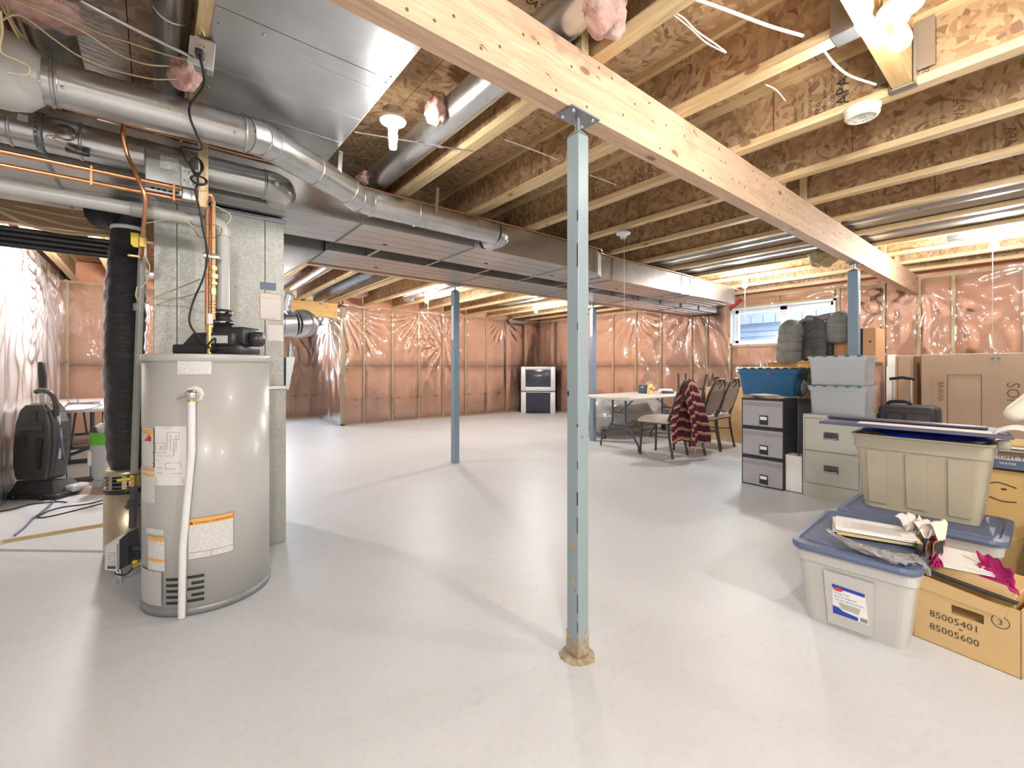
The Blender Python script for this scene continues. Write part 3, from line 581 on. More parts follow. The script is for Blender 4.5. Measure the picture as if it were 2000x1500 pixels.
lampholder('lit bulb lamp above the old television in the far corner', 5.80, 6.42, ZJ+.01, 'bulb')
lampholder('lit bulb lamp with pull cord above the small basement window', 6.02, 2.57, ZJ-.02, 'bulb', cord=.62, box=False)
lampholder('lit bulb lamp with long pull cord in front of the right plastic-covered wall', 5.86, .345, ZJ-.01, 'bulb', cord=1.0, box=False)
lampholder('unlit white lampholder with a long pull cord near the front duct', 3.19, 2.39, ZJ-.03, lit=False, cord=.83, box=False)
# low fitting over the table lamp row
lampholder('dim small lit bulb high between joists behind the rear duct', 4.75, 5.05, ZJ+.12, 'bulb')

sd_ = thing('smoke_detector', 'round white smoke detector fixed under a joist on the right', 'detector', (2.575, .57, ZJ-.001))
obj('base', MB().lathe((0, 0, 0), [(0, 0), (.072, 0), (.072, -.010), (.066, -.012)], 32), M['white_plastic'], sd_, True)
obj('cover', MB().lathe((0, 0, 0), [(.066, -.010), (.068, -.034), (.060, -.046), (.048, -.048), (.046, -.044), (0, -.044)], 32), M['cream_plastic'], sd_, True)
mb = MB()
for k in range(12):
    a = PI*k/6; mb.bar((.02*math.cos(a), .02*math.sin(a), -.0455), (.043*math.cos(a), .043*math.sin(a), -.0455), .003, .002)
obj('vent_ribs', mb, M['white_plastic'], sd_, True)

# ================================================================ heating corner, left
def ring(mb, c, ax, r, w_=.006, t=.004, n=24):
    return mb.lathe(c, [(r, -w_), (r+t, -w_*.5), (r+t, w_*.5), (r, w_)], n, ax)
# round duct that jogs across in front of the supply duct
A = [W(62, 152, y=2.3), W(478, 262, y=2.3), W(505, 270, y=2.33), W(530, 283, y=2.38), W(680, 372, y=2.64), W(700, 388, y=2.68), W(725, 397, y=2.70), W(965, 456, y=2.70)]
ra = thing('round_duct', 'long shiny round duct jogging past the ceiling pan in front of the rectangular duct', 'duct', A[0])
obj('pipe_core', MB().tube(A, .0765, 32), M['galvanised_round'], ra)
for a, b in ((0, 1), (1, 2), (2, 3), (3, 4), (4, 5), (5, 6), (6, 7)):
    obj('pipe_section', MB().tube([A[a], A[b]], .078, 32), M['galvanised_round'], ra)
for i, (a, b, t) in enumerate(((0, 1, .02), (0, 1, .085), (0, 1, .10), (0, 1, .995), (2, 3, .0), (3, 4, .0), (4, 5, 0), (5, 6, 0), (6, 7, 0), (6, 7, .32), (3, 4, .5))):
    p = A[a].lerp(A[b], t); obj('crimp_ring', ring(MB(), p, A[b]-A[a], .077, .006, .005), M['galvanised_round'], ra)
E0 = A[7]; el = [E0+Vector((.085*math.sin(q), .085*(1-math.cos(q))+.0, -.0)) for q in (0, .4, .8, 1.2, 1.55)]
obj('elbow', MB().tube([el[0], el[1], el[2], el[3], el[4], el[4]+Vector((0, .1, 0))], .080, 28), M['galvanised_round'], ra)
for q in (1, 2, 3): obj('crimp_ring', ring(MB(), el[q], el[q+1]-el[q-1], .079, .004, .004), M['galvanised_round'], ra)
for t in (.04, .13, .93): 
    p = A[0].lerp(A[1], t); obj('screw', MB().lathe(p+Vector((0, -.070, -.036)), [(0, .006), (.006, .004), (.006, 0)], 8, (0, -1, -.5)), M['chrome'], ra)
for p, q in ((A[3].lerp(A[4], .35), .0), (el[3], .0)):
    pass
for (px, py, y, x_, lab) in ((672, 296, 2.60, .80, 'thin metal strap hanging from the ceiling pan edge to the round duct'), (843, 375, 2.70, 1.47, 'perforated metal strap hanging from a joist to the straight round duct')):
    st = thing('hanger_strap', lab, 'bracket', (x_, y-.09, 2.1)); ys = y-.085
    obj('strap', MB().bar((x_, ys, 2.335), (x_-.012, ys-.002, 2.15), .022, .0015, (0, 1, 0)), M['galvanised_round'], st)
    for z in (2.16, 2.185, 2.32): obj('hole', MB().lathe((x_-.006, ys-.0022, z), [(0, 0), (.004, 0)], 8, (0, -1, 0)), M['ink'], st)
# inline fan at the left end
fc0 = W(14, 138, y=2.3)
fb = thing('duct_fan', 'grey rounded inline fan body at the left end of the round duct', 'fan', fc0)
obj('housing', MB().lathe(fc0, [(0, -.26), (.09, -.25), (.125, -.20), (.13, -.08), (.13, .0), (.118, .05), (.095, .075), (.082, .09), (0, .09)], 36, (1, 0, 0)), M['pvc_grey'], fb)
obj('terminal_box', MB().rbox(fc0.x-.10, fc0.x-.02, fc0.y-.175, fc0.y-.125, fc0.z-.05, fc0.z+.05, .01), M['black_plastic'], fb)
# lower round duct with zone damper
yb_, zb_ = 2.75, 2.135
rb = thing('round_duct', 'lower round duct with a damper disc and banding straps, ending in a rounded elbow', 'duct', (0, yb_, zb_))
xe = W(515, 350, y=yb_).x; xs = [-.95, W(22, 235, y=yb_).x, W(75, 250, y=yb_).x, W(160, 262, y=yb_).x, W(285, 300, y=yb_).x, xe]
for a, b in zip(xs, xs[1:]):
    obj('pipe_section', MB().tube([(a, yb_, zb_), (b, yb_, zb_)], .076, 30), M['galvanised_round'], rb); obj('crimp_ring', ring(MB(), (b, yb_, zb_), (1, 0, 0), .076, .006, .005), M['galvanised_round'], rb)
obj('banding_strap', MB().lathe((xs[2]+.01, yb_, zb_), [(.079, -.012), (.081, -.012), (.081, .012), (.079, .012)], 28, (1, 0, 0)), M['steel_dark'], rb)
obj('elbow', MB().tube([(xe, yb_, zb_), (xe+.05, yb_+.005, zb_), (xe+.085, yb_+.03, zb_), (xe+.10, yb_+.07, zb_), (xe+.10, yb_+.145, zb_)], .079, 28), M['galvanised_round'], rb)
pd = W(128, 262, y=yb_-.075)
obj('damper_dial', MB().lathe(pd, [(0, .022), (.034, .020), (.036, .012), (.032, 0)], 22, (0, -1, .25)), M['galvanised'], rb)
obj('actuator', MB().rbox(pd.x+.0, pd.x+.075, pd.y-.02, pd.y+.01, pd.z-.075, pd.z-.055, .003), M['black_plastic'], rb)
for q in (0, .022): obj('wire', MB().tube(spline([pd+Vector((q-.02, -.015, -.02)), pd+Vector((q-.055, -.03, -.04)), pd+Vector((q-.01, -.03, -.06)), pd+Vector((q+.03, -.02, -.066))], 5), .0018, 5), M['copper' if q else 'cable_yellow'], rb)
obj('rating_label', MB().box(xs[1]+.03, xs[1]+.06, yb_-.079, yb_-.077, zb_+.0, zb_+.03), M['printed_sheet'], rb)
obj('rating_label', MB().box(xe+.04, xe+.06, yb_-.082, yb_-.08, zb_-.02, zb_), M['paper'], rb)
# metal control plate
c0 = W(283, 315, y=2.63); c1 = W(384, 320, y=2.63)
cp = thing('control_box', 'flat sheet-metal box with a printed wiring label between the round ducts', 'box', c0)
obj('box_body', MB().rbox(c0.x, c1.x, 2.63, 2.70, 1.975, 2.135, .003, 1, False), M['galvanised'], cp)
obj('wiring_label', MB().box(c0.x+.055, c0.x+.125, 2.628, 2.6295, 2.055, 2.115), M['printed_sheet'], cp)
obj('mounting_rail', MB().box(c0.x-.0, c1.x+.04, 2.655, 2.665, 1.95, 1.975), M['galvanised_round'], cp)
for k in range(9): obj('slot', MB().box(c0.x+.02+.022*k, c0.x+.034+.022*k, 2.6535, 2.655, 1.958, 1.966), M['ink'], cp)
# hanging board with boxes
bx_ = W(397, 350, y=2.50); xb = bx_.x
bd = thing('mounting_board', 'short vertical wood board hanging from the joists with electrical boxes', 'board', (xb, 2.5, 1.9))
obj('board', MB().box(xb-.019, xb+.019, 2.49, 2.53, 1.87, 2.338), M['stud_wood'], bd)
p = W(369, 388, y=2.47)
jb = thing('electrical_box', 'galvanised electrical box with round knockouts on the hanging board', 'electrical box', p)
obj('box_body', MB().rbox(xb-.085, xb-.022, 2.475, 2.52, 1.94, 2.03, .003, 1, False), M['galvanised_spangle'], jb)
for z in (1.963, 2.005): obj('knockout', ring(MB(), (xb-.045, 2.474, z), (0, 1, 0), .010, .001, .002, 18), M['galvanised_round'], jb)
for z in (1.97, 2.01): obj('hole', MB().lathe((xb-.073, 2.474, z), [(0, 0), (.003, 0)], 8, (0, -1, 0)), M['ink'], jb)
obj('cable_clamp', MB().rbox(xb-.082, xb-.026, 2.482, 2.51, 1.885, 1.937, .006).box(xb-.088, xb-.082, 2.485, 2.505, 1.90, 1.92), M['galvanised_round'], jb)
# receptacle on the joist
rc = W(394, 104, y=1.955)
rp = thing('power_outlet', 'white wall receptacle plate with black plug fixed beside the metal ceiling pan', 'outlet', rc)
Mr = facing(rc, (1, -.25, -.12), (.08, .0, 1)); 
obj('cover_plate', MB().rbox(-.040, .040, -.052, .052, -.003, .003, .003).xf(Mr), M['white_plastic'], rp)
for s in (-1, 1): obj('socket', MB().rbox(-.015, .015, s*.02-.013, s*.02+.013, .002, .006, .003).xf(Mr), M['cream_plastic'], rp)
for s in (-1, 1):
    for q in (-.006, .006): obj('slot', MB().box(q-.0012, q+.0012, s*.02-.001, s*.02+.007, .0058, .0064).xf(Mr), M['ink'], rp)
obj('device_box', MB().box(-.028, .028, -.04, .06, -.06, -.004).xf(Mr), M['galvanised_round'], rp)
def wire(name, label, pts, r, mat, group=None, n=8, fl=1.0):
    return solo(name, MB().tube(spline(pts, n), r, 8, flat=fl), M[mat], label, 'pipe' if 'pipe' in name or 'line' in name else 'cable', group)
k0 = Mr @ Vector((0, -.02, .03))
pc = thing('electric_cable', 'black power cord looping from the outlet down to the water heater blower', 'cable', k0)
obj('plug', MB().rbox(-.013, .013, -.034, -.006, .006, .04, .006).xf(Mr), M['dark_grey'], pc)
cp_ = [k0, k0+Vector((.004, -.01, -.03)), W(398, 165, y=2.05), W(372, 205, y=2.12), W(372, 232, y=2.12), W(384, 262, y=2.16), W(393, 292, y=2.30), W(354, 288, y=2.44), W(362, 310, y=2.44), W(386, 345, y=2.44), W(382, 375, y=2.44), W(390, 410, y=2.44), W(396, 445, y=2.45), W(405, 495, y=2.47), W(398, 540, y=2.48), W(377, 590, y=2.5), W(370, 628, y=2.5), W(385, 655, y=2.52), W(410, 680, y=2.55)]
obj('cord', MB().tube(spline(cp_, 10), .0045, 8), M['black_rubber'], pc)
mb = MB()
for k in range(5):
    c = W(384, 325, y=2.45); c2 = W(388, 355, y=2.45); cc = c if k < 3 else c2; r1, r2 = .022+.004*k, .045-.004*k
    mb.tube([cc+Vector((r1*math.cos(q)*.8, -.006*k+.01*math.sin(q), r2*math.sin(q)*(1 if k < 3 else .7))) for q in [2*PI*i/20 for i in range(21)]], .0042, 7, False)
obj('coil', mb, M['black_rubber'], pc)
# copper water lines
yc = 2.60; xa_ = -.95
cu = thing('copper_pipes', 'pair of copper water pipes running along and dropping to the heater top', 'pipe', (.2, yc, 1.9))
zu, zl = W(200, 336, y=yc).z, W(200, 360, y=yc).z
xv1, xv2 = W(405, 450, y=2.63).x, W(416, 450, y=2.63).x
obj('copper_pipe', MB().tube([(xa_, yc, zu), (xv2-.03, yc, zu), (xv2-.008, yc+.005, zu-.006), (xv2, yc+.02, zu-.03), (xv2, 2.63, zu-.05), (xv2, 2.63, 1.36)], .0105, 12), M['copper'], cu)
obj('copper_pipe', MB().tube([(xa_, yc+.0, zl), (xv1-.03, yc, zl), (xv1-.008, yc+.01, zl-.006), (xv1, yc+.03, zl-.03), (xv1, 2.65, 1.30)], .0095, 12), M['copper'], cu)
for z, r_, h in ((1.615, .018, .02), (1.575, .021, .022), (1.54, .018, .012), (1.50, .013, .03)): obj('fitting', MB().lathe((xv2, 2.63, z), [(.01, -h/2), (r_, -h/2), (r_, h/2), (.01, h/2)], 10 if r_ > .017 else 16, smooth=False), M['brass'], cu)
obj('pipe_clip', MB().rbox(xv1-.02, xv2+.03, 2.612, 2.622, 1.66, 1.685, .004), M['chrome'], cu)
for k in range(6): obj('joint_ring', ring(MB(), (xv2, 2.63, 1.37+.016*k), (0, 0, 1), .0105, .002, .003, 14), M['copper'], cu)
prof = []
for k in range(13): prof += [(.0095, .012*k), (.0145, .012*k+.006)]
obj('flex_connector', MB().lathe((xv1+.008, 2.61, 1.185), prof, 16), M['brass'], cu)
obj('pipe_label', MB().tube([(xv1+.008, 2.61, 1.335), (xv1+.008, 2.61, 1.385)], .0135, 14), M['paper'], cu)
for q in range(3): obj('pipe_support', MB().box((-.5+.28*q)-.004, (-.5+.28*q)+.004, yc-.012, yc+.014, zl-.014, zu+.014), M['copper'], cu)
# gas line
gl_ = [W(243, 238, y=2.50), W(240, 262, y=2.50), W(250, 305, y=2.52), W(268, 345, y=2.5), W(283, 385, y=2.5), W(282, 425, y=2.56), W(278, 462, y=2.62)]
gx, gy = W(268, 700, d=2.36).x, W(268, 700, d=2.36).y
gs = thing('gas_line', 'grey gas pipe with brass fittings and soft copper tail beside the water heater', 'pipe', (gx, gy, 0))
obj('copper_tail', MB().tube(spline(gl_, 8), .008, 10), M['copper'], gs)
obj('flare_nut', MB().lathe(W(278, 470, y=2.64), [(.008, -.03), (.013, -.03), (.015, -.01), (.015, .012), (.009, .03)], 6, smooth=False), M['brass'], gs)
obj('copper_tail', MB().tube([W(278, 470, y=2.64), W(276, 497, y=2.72), W(276, 505, d=2.36)], .011, 10), M['copper'], gs)
obj('steel_pipe', MB().tube([W(277, 500, d=2.36), W(262, 925, d=2.36)], .0165, 14), M['pvc_dark'], gs)
obj('valve_handle', MB().rbox(-.035, .022, -.010, .010, -.008, .006, .004).xf(Matrix.Translation(W(266, 500, d=2.33))), M['brass'], gs)
obj('coupling', MB().lathe(W(270, 600, d=2.36), [(.017, -.02), (.021, -.018), (.021, .018), (.017, .02)], 14), M['pvc_dark'], gs)
obj('brass_union', MB().lathe(W(262, 938, d=2.34), [(.016, -.03), (.022, -.028), (.022, -.008), (.018, -.006), (.020, .02), (.016, .03)], 8, smooth=False), M['brass'], gs)
obj('yellow_lever', MB().rbox(-.052, .004, -.012, .012, -.007, .007, .004).xf(Matrix.Translation(W(254, 935, d=2.30))), M['yellow_tag'], gs)
obj('drop_pipe', MB().tube([W(262, 946, d=2.34), W(259, 1030, d=2.34)], .017, 12), M['dark_grey'], gs)
obj('union_nut', MB().lathe(W(259, 985, d=2.34), [(.018, -.022), (.030, -.018), (.033, -.004), (.024, .004), (.028, .022), (.018, .024)], 8, smooth=False), M['dark_grey'], gs)
tg = solo('gas_tag', MB().rbox(-.022, .010, -.001, .001, -.03, .018, .0008, 1, False).lathe((0, 0, -.035), [(0, 0), (.022, 0)], 16, (0, 1, 0)).xf(Matrix.Translation(W(266, 462, d=2.30))), M['yellow_tag'], 'small yellow tag hanging from the gas pipe in front of the black duct', 'tag')
# grey vent pipe
xvp, yvp = .262, 2.70
vp = thing('vent_pipe', 'grey plastic vent pipe rising from the heater blower and running left', 'pipe', (xvp, yvp, 1.4))
zt = 1.855; obj('pipe_section', MB().tube([(xvp, yvp, 1.42), (xvp, yvp, zt-.05)], .031, 24), M['pvc_grey'], vp)
obj('elbow', MB().tube([(xvp, yvp, zt-.06), (xvp, yvp, zt-.03), (xvp-.012, yvp, zt-.008), (xvp-.04, yvp, zt+.003), (xvp-.075, yvp, zt+.005)], .036, 24), M['pvc_grey'], vp)
obj('pipe_section', MB().tube([(-.95, yvp, zt+.005), (xvp-.06, yvp, zt+.005)], .031, 24), M['pvc_grey'], vp)
obj('coupling', MB().tube([(-.10, yvp, zt+.005), (-.03, yvp, zt+.005)], .0345, 24), M['pvc_dark'], vp)

# ---- water heater
WX, WY, WR = .207, 2.71, .267
wh = thing('water_heater', 'tall grey cylindrical water heater covered in paper labels', 'water heater', (WX, WY, 0))
obj('tank', MB().lathe((WX, WY, 0), [(0, .02), (WR, .02), (WR, 1.152), (0, 1.152)], 96), M['heater_enamel'], wh)
obj('base_ring', MB().lathe((WX, WY, 0), [(WR-.012, 0), (WR+.004, 0), (WR+.004, .028), (WR, .032)], 96), M['heater_trim'], wh)
obj('top_cap', MB().lathe((WX, WY, 0), [(WR+.001, 1.15), (WR+.006, 1.152), (WR+.006, 1.180), (WR+.003, 1.184), (0, 1.190)], 96), M['heater_enamel'], wh)
def whp(px, py):
    r = W(px, py, d=1.0)-Vector((0, 0, H)); ox, oy = -WX, -WY; a = r.x**2+r.y**2; b = 2*(ox*r.x+oy*r.y); c = ox*ox+oy*oy-WR*WR
    dsc = max(b*b-4*a*c, 0); t = (-b-math.sqrt(dsc))/(2*a); q = r*t; return math.atan2(q.y-WY, q.x-WX), H+q.z
def wpt(th, z, o=.0012): return Vector((WX+(WR+o)*math.cos(th), WY+(WR+o)*math.sin(th), z))
def patch(name, x0, y0, x1, y1, mat, o=.0012, parent=None, n=10):
    t0, _ = whp(x0, (y0+y1)/2); t1, _ = whp(x1, (y0+y1)/2); za = whp((x0+x1)/2, y0)[1]; zb = whp((x0+x1)/2, y1)[1]
    mb = MB().grid(lambda a, b: wpt(t0+(t1-t0)*a, zb+(za-zb)*b, o), n, 2)
    ob = obj(name, mb, mat, parent or wh, recalc=False); uv = ob.data.uv_layers.new(name='uv'); w_, h_ = abs(t1-t0)*WR, abs(za-zb)
    for p_ in ob.data.polygons:
        for li in p_.loop_indices:
            i = ob.data.loops[li].vertex_index; uv.data[li].uv = ((i % (n+1))/n*w_*6, (i//(n+1))/2*h_*9)
    return ob, (t0, t1, za, zb)
def wtext(txt, th, z, size, mat, parent, sgn=1):
    def bend(v): return wpt(th+v.x/WR, z+v.y, .0030+v.z)
    return obj('lettering', text_mb(txt, size, None, bend), M[mat], parent)
l1, _ = patch('notice_label', 347, 703, 413, 731, M['printed_label'])
l2, q2 = patch('wiring_diagram_label', 303, 833, 364, 948, M['paper'])
t0, t1, za, zb = q2; mb = MB()
def wl_(pts, r=.0007):
    return [wpt(t0+(t1-t0)*a, zb+(za-zb)*b, .0025) for a, b in pts]
for pts in (((.05, .55), (.38, .55), (.38, .72), (.05, .72), (.05, .55)), ((.22, .6), (.22, .68)), ((.3, .6), (.32, .68)), ((.45, .62), (.45, .9), (.8, .9), (.8, .78), (.6, .78)), ((.55, .86), (.55, .6), (.72, .6), (.72, .86)), ((.38, .5), (.65, .5), (.65, .75)), ((.1, .5), (.3, .5)),
            ((.1, .42), (.85, .42)), ((.4, .28), (.4, .38), (.85, .38), (.85, .30)), ((.4, .28), (.7, .28)), ((.1, .3), (.3, .3)), ((.08, .2), (.2, .22), (.3, .19)), ((.6, .2), (.9, .2)), ((.3, .97), (.6, .97))): mb.tube(wl_(pts), .0008, 4)
obj('diagram_lines', mb, M['ink_grey'], l2); 
for k in range(5): obj('fine_print', MB().tube(wl_(((.04, .12-.022*k), (.94, .12-.022*k))), .0009, 4), M['ink_grey'], l2)
l3, q3 = patch('warning_label', 277, 836, 302, 911, M['printed_label'])
t0, t1, za, zb = q3; mb = MB()
for pts in (((0, 0), (0, 1), (1, 1), (1, 0), (0, 0)), ((0, .62), (1, .62)), ((0, .38), (1, .38)), ((0, .1), (1, .1))): mb.tube(wl_(pts), .0018, 4)
obj('label_border', mb, M['ink'], l3); patch('orange_band', 278, 839, 300, 848, M['ink_orange'], .002, l3, 4); obj('warning_figure', MB().add([wpt(t0+(t1-t0)*a, zb+(za-zb)*b, .003) for a, b in ((.35, .66), (.85, .66), (.85, .78), (.7, .84), (.6, .74))], [(0, 1, 2, 3, 4)]), M['ink_red'], l3)
l4, _ = patch('warning_label', 277, 913, 303, 981, M['printed_label']); patch('orange_band', 278, 914, 302, 920, M['ink_orange'], .002, l4, 4); patch('orange_band', 278, 925, 302, 930, M['ink_orange'], .002, l4, 4)
patch('small_label', 287, 1033, 320, 1044, M['printed_label'])
l5, _ = patch('instruction_label', 290, 1049, 322, 1115, M['printed_label']); patch('orange_band', 290, 1049, 322, 1057, M['ink_orange'], .002, l5, 4); patch('orange_band', 290, 1091, 322, 1097, M['ink_orange'], .002, l5, 4)
l6, q6 = patch('warning_label', 368, 1008, 456, 1086, M['printed_label'], n=16); b6, qb = patch('orange_band', 368, 1008, 456, 1021, M['ink_orange'], .002, l6, 16)
wtext('WARNING / AVERTISSEMENT', qb[0]+.09, qb[3]+.006, .0115, 'ink', l6)
obj('warning_triangle', MB().add([wpt(qb[0]+.02+a/WR, qb[3]+.005+b, .003) for a, b in ((0, 0), (.014, 0), (.007, .012))], [(0, 1, 2)]), M['ink'], l6)
t0, t1, za, zb = q6; mb = MB()
for pts in (((0, .16), (.25, .16), (.5, .16), (.75, .16), (1, .16)), ((.5, 0), (.5, .16)), ((0, 0), (.25, 0), (.5, 0), (.75, 0), (1, 0)), ((1, 0), (1, 1)), ((0, 1), (.25, 1), (.5, 1), (.75, 1), (1, 1))): mb.tube(wl_(pts), .001, 4)
obj('label_border', mb, M['ink_grey'], l6)
for k in range(5):
    y = 1132+11.5*k
    patch('air_slot', 325, y-2.5, 348 if k in (0, 2, 4) else 356, y+3, M['ink'], .0016, n=4); patch('air_slot', 366 if k % 2 == 0 else 374, y-9, 399, y-3.5, M['ink'], .0016, n=5)
dr, _ = patch('access_door', 278, 1114, 317, 1180, M['heater_enamel'], .004, n=8)
obj('door_edge', MB().tube([wpt(whp(317, 1150)[0], z, .004) for z in (.06, .2)], .0018, 4), M['ink_grey'], wh)
for px in (285, 517): th = whp(px, 698)[0]; obj('screw', MB().lathe(wpt(th, 1.166, .006), [(0, .003), (.005, .002), (.005, 0)], 8, wpt(th, 1, 1)-wpt(th, 1, 0)), M['chrome'], wh)
# relief valve and drain tube
tv, zv = whp(380, 770); nv = (wpt(tv, 0, 1)-wpt(tv, 0, 0)).normalized()
rv = thing('relief_valve', 'chrome relief valve with a long white drain tube on the heater front', 'valve', wpt(tv, zv))
obj('foam_collar', MB().lathe(wpt(tv, zv, .001), [(0, .006), (.030, .006), (.038, .0), (.0, 0)], 8, nv, False), M['cream_plastic'], rv)
pv = wpt(tv, zv, .045); obj('valve_body', MB().lathe(wpt(tv, zv, .005), [(.014, 0), (.016, .018), (.024, .03), (.024, .05), (.016, .058), (0, .060)], 16, nv), M['chrome'], rv)
obj('outlet', MB().tube([pv, pv+Vector((0, 0, -.045))], .014, 12), M['brass'], rv); obj('test_lever', MB().bar(pv+Vector((-.01, 0, .01)), pv+Vector((-.055, .02, -.002)), .012, .003), M['chrome'], rv)
obj('drain_tube', MB().tube([pv+Vector((0, 0, -.03)), pv+Vector((0, 0, -.25)), wpt(whp(363, 1050)[0], .33, .030), wpt(whp(359, 1180)[0], .006, .020)], .0145, 16), M['white_plastic'], rv)
# gas control valve
gv = thing('gas_control', 'white and black gas control valve low on the left side of the heater', 'valve', W(240, 1080, d=2.3)); Mg = Matrix.Translation(W(240, 1080, d=2.30)) @ Matrix.Rotation(-YAW, 4, 'Z')
k = .00268
obj('control_body', MB().hexa([(.008, -.03, -.075), (.055, -.03, -.05), (.055, .05, -.05), (.008, .05, -.075)], [(.008, -.03, .08), (.045, -.02, .115), (.045, .04, .115), (.008, .05, .08)]).xf(Mg), M['black_plastic'], gv)
obj('cover', MB().hexa([(-.052, -.045, -.068), (.008, -.045, -.075), (.008, .03, -.075), (-.052, .03, -.068)], [(-.052, -.045, .055), (.008, -.045, .062), (.012, .03, .088), (-.034, .03, .085)]).xf(Mg), M['white_plastic'], gv)
obj('cover_label', MB().box(-.038, .004, -.0465, -.0455, -.06, .025).xf(Mg), M['printed_sheet'], gv); obj('green_band', MB().box(-.038, .004, -.0475, -.0465, -.062, -.048).xf(Mg), M['green_tab'], gv)
obj('pilot_tube', MB().tube(spline([Mg @ Vector(p_) for p_ in ((.006, -.02, -.07), (.006, -.02, -.11), (.008, -.02, -.16), (.03, -.02, -.195), (.07, -.01, -.195), (.10, 0, -.185))], 6), .008, 8), M['chrome'], gv)
obj('pilot_tube', MB().tube(spline([Mg @ Vector(p_) for p_ in ((-.03, -.02, -.065), (-.004, -.025, -.10), (-.006, -.02, -.16), (.02, -.02, -.21), (.07, -.01, -.21), (.10, 0, -.2))], 6), .005, 8), M['chrome'], gv)
obj('control_cable', MB().tube(spline([Mg @ Vector(p_) for p_ in ((.05, .0, .0), (.08, -.01, -.04), (.04, -.02, -.10), (-.01, -.03, -.095), (-.02, 0, -.07))], 6), .0035, 8), M['black_rubber'], gv)
obj('inlet_pipe', MB().tube([Mg @ Vector((.045, .01, .02)), Mg @ Vector((.12, .02, .02))], .015, 12), M['dark_grey'], gv)
dv = thing('drain_valve', 'small brass drain valve low on the side of the heater', 'valve', W(268, 1101, d=2.2)); obj('spout', MB().tube([W(278, 1099, d=2.2), W(262, 1106, d=2.2)], [.008, .010], 10), M['brass'], dv); obj('drain_handle', MB().lathe(W(264, 1098, d=2.2), [(0, .01), (.012, .008), (.012, -.004), (0, -.004)], 8), M['yellow_tag'], dv)
# blower on top: local x to the right of the picture, y away
Bm = Matrix.Translation(Vector((xvp, yvp, 1.19))) @ Matrix.Rotation(-YAW, 4, 'Z')
bl = thing('vent_blower', 'black plastic vent blower with clamped rubber neck on top of the water heater', 'blower', (xvp, yvp, 1.19), -YAW)
S = .00258
bxl = lambda a, b, y0, y1, t, u, r=.006: MB().rbox((a-438)*S, (b-438)*S, y0, y1, (690-t)*S, (690-u)*S, r)
obj('base_housing', bxl(366, 494, -.10, .09, 690, 672, .008), M['black_plastic'], bl, True)
obj('fan_housing', MB().prism([(-.155, .046), (-.028, .046), (-.028, .108), (-.10, .105), (-.115, .09)], -.07, .08, 'y'), M['black_plastic'], bl, True)
obj('motor_cover', bxl(424, 496, -.06, .08, 672, 637, .01), M['black_plastic'], bl, True)
cb = obj('control_box', bxl(431, 486, -.115, -.05, 674, 650, .004), M['black_plastic'], bl, True)
obj('rating_label', MB().box((437-438)*S, (477-438)*S, -.1165, -.1155, (690-670)*S, (690-656)*S), M['printed_sheet'], cb)
obj('motor', MB().lathe(((498-438)*S, 0, (690-660)*S), [(0, 0), (.035, 0), (.04, .01), (.038, .045), (.03, .05), (0, .05)], 18, (1, 0, 0)), M['black_plastic'], bl, True)
obj('neck', MB().lathe((0, 0, 0), [(.042, .095), (.040, .15), (.050, .155), (.050, .17), (.038, .178), (.036, .195), (.042, .20), (.042, .225), (.033, .228)], 28), M['black_rubber'], bl, True)
for z, r_ in ((.163, .051), (.213, .043)):
    cl = obj('hose_clamp', MB().lathe((0, 0, z), [(r_, -.006), (r_+.002, -.006), (r_+.002, .006), (r_, .006)], 28), M['chrome'], bl, True); obj('clamp_screw', MB().tube([(r_*.8, -r_*.7, z-.002), (r_*.8+.014, -r_*.7, z)], .005, 8), M['black_rubber'], cl)
obj('wiring', MB().tube(spline([(-.005, -.12, .02), (.02, -.13, .05), (.045, -.125, .075), (.04, -.12, .045), (.02, -.12, .01), (.06, -.12, .025), (.11, -.10, .01)], 6), .004, 7), M['black_rubber'], bl, True)

# ---- furnace
FX0, FX1, FY0, FY1 = -.016, .635, 3.12, 3.74
fu = thing('furnace', 'tall speckled galvanised furnace cabinet standing behind the water heater', 'furnace', (.3, 3.4, 0))
xs_ = [FX0, W(346, 600, y=FY0).x, W(518, 600, y=FY0).x, FX1]
for a, b in zip(xs_, xs_[1:]): obj('panel', MB().rbox(a, b-.002, FY0, FY1 if b == FX1 else FY0+.02, 1.005, 2.068, .002, 1, False), M['galvanised_spangle'], fu)
obj('plenum_core', MB().box(FX0+.003, FX1-.01, FY0+.021, FY1, 1.0, 2.068), M['galvanised_spangle'], fu)
obj('lower_cabinet', MB().rbox(FX0, FX1+.010, FY0-.004, FY1, 0, .985, .004, 1, False), M['galvanised_spangle'], fu); obj('band', MB().box(FX0, FX1+.006, FY0-.010, FY1, .985, 1.005), M['galvanised_round'], fu)
obj('top_flange', MB().box(FX0-.01, FX1+.012, FY0-.014, FY0, 2.045, 2.070), M['steel_dark'], fu)
def fst(name, x0, y0, x1, y1, mat, par=fu):
    a, b = W(x0, y0, y=FY0), W(x1, y1, y=FY0); return obj(name, MB().box(a.x, b.x, FY0-.0025, FY0-.001, b.z, a.z), mat, par), a, b
fst('blue_sticker', 508, 550, 539, 568, M['lid_blue'])
ct, a, b = fst('certificate', 508, 572, 549, 626, M['paper_pink']); ct2, _, _ = fst('certificate', 522, 634, 553, 666, M['paper_pink'])
mb = MB()
for p0_, p1_ in (((a.x, a.z), (b.x, a.z)), ((b.x, a.z), (b.x, b.z)), ((b.x, b.z), (a.x, b.z)), ((a.x, b.z), (a.x, a.z))): mb.tube([(p0_[0], FY0-.003, p0_[1]), (p1_[0], FY0-.003, p1_[1])], .0018, 4)
obj('red_border', mb, M['ink_orange'], ct)
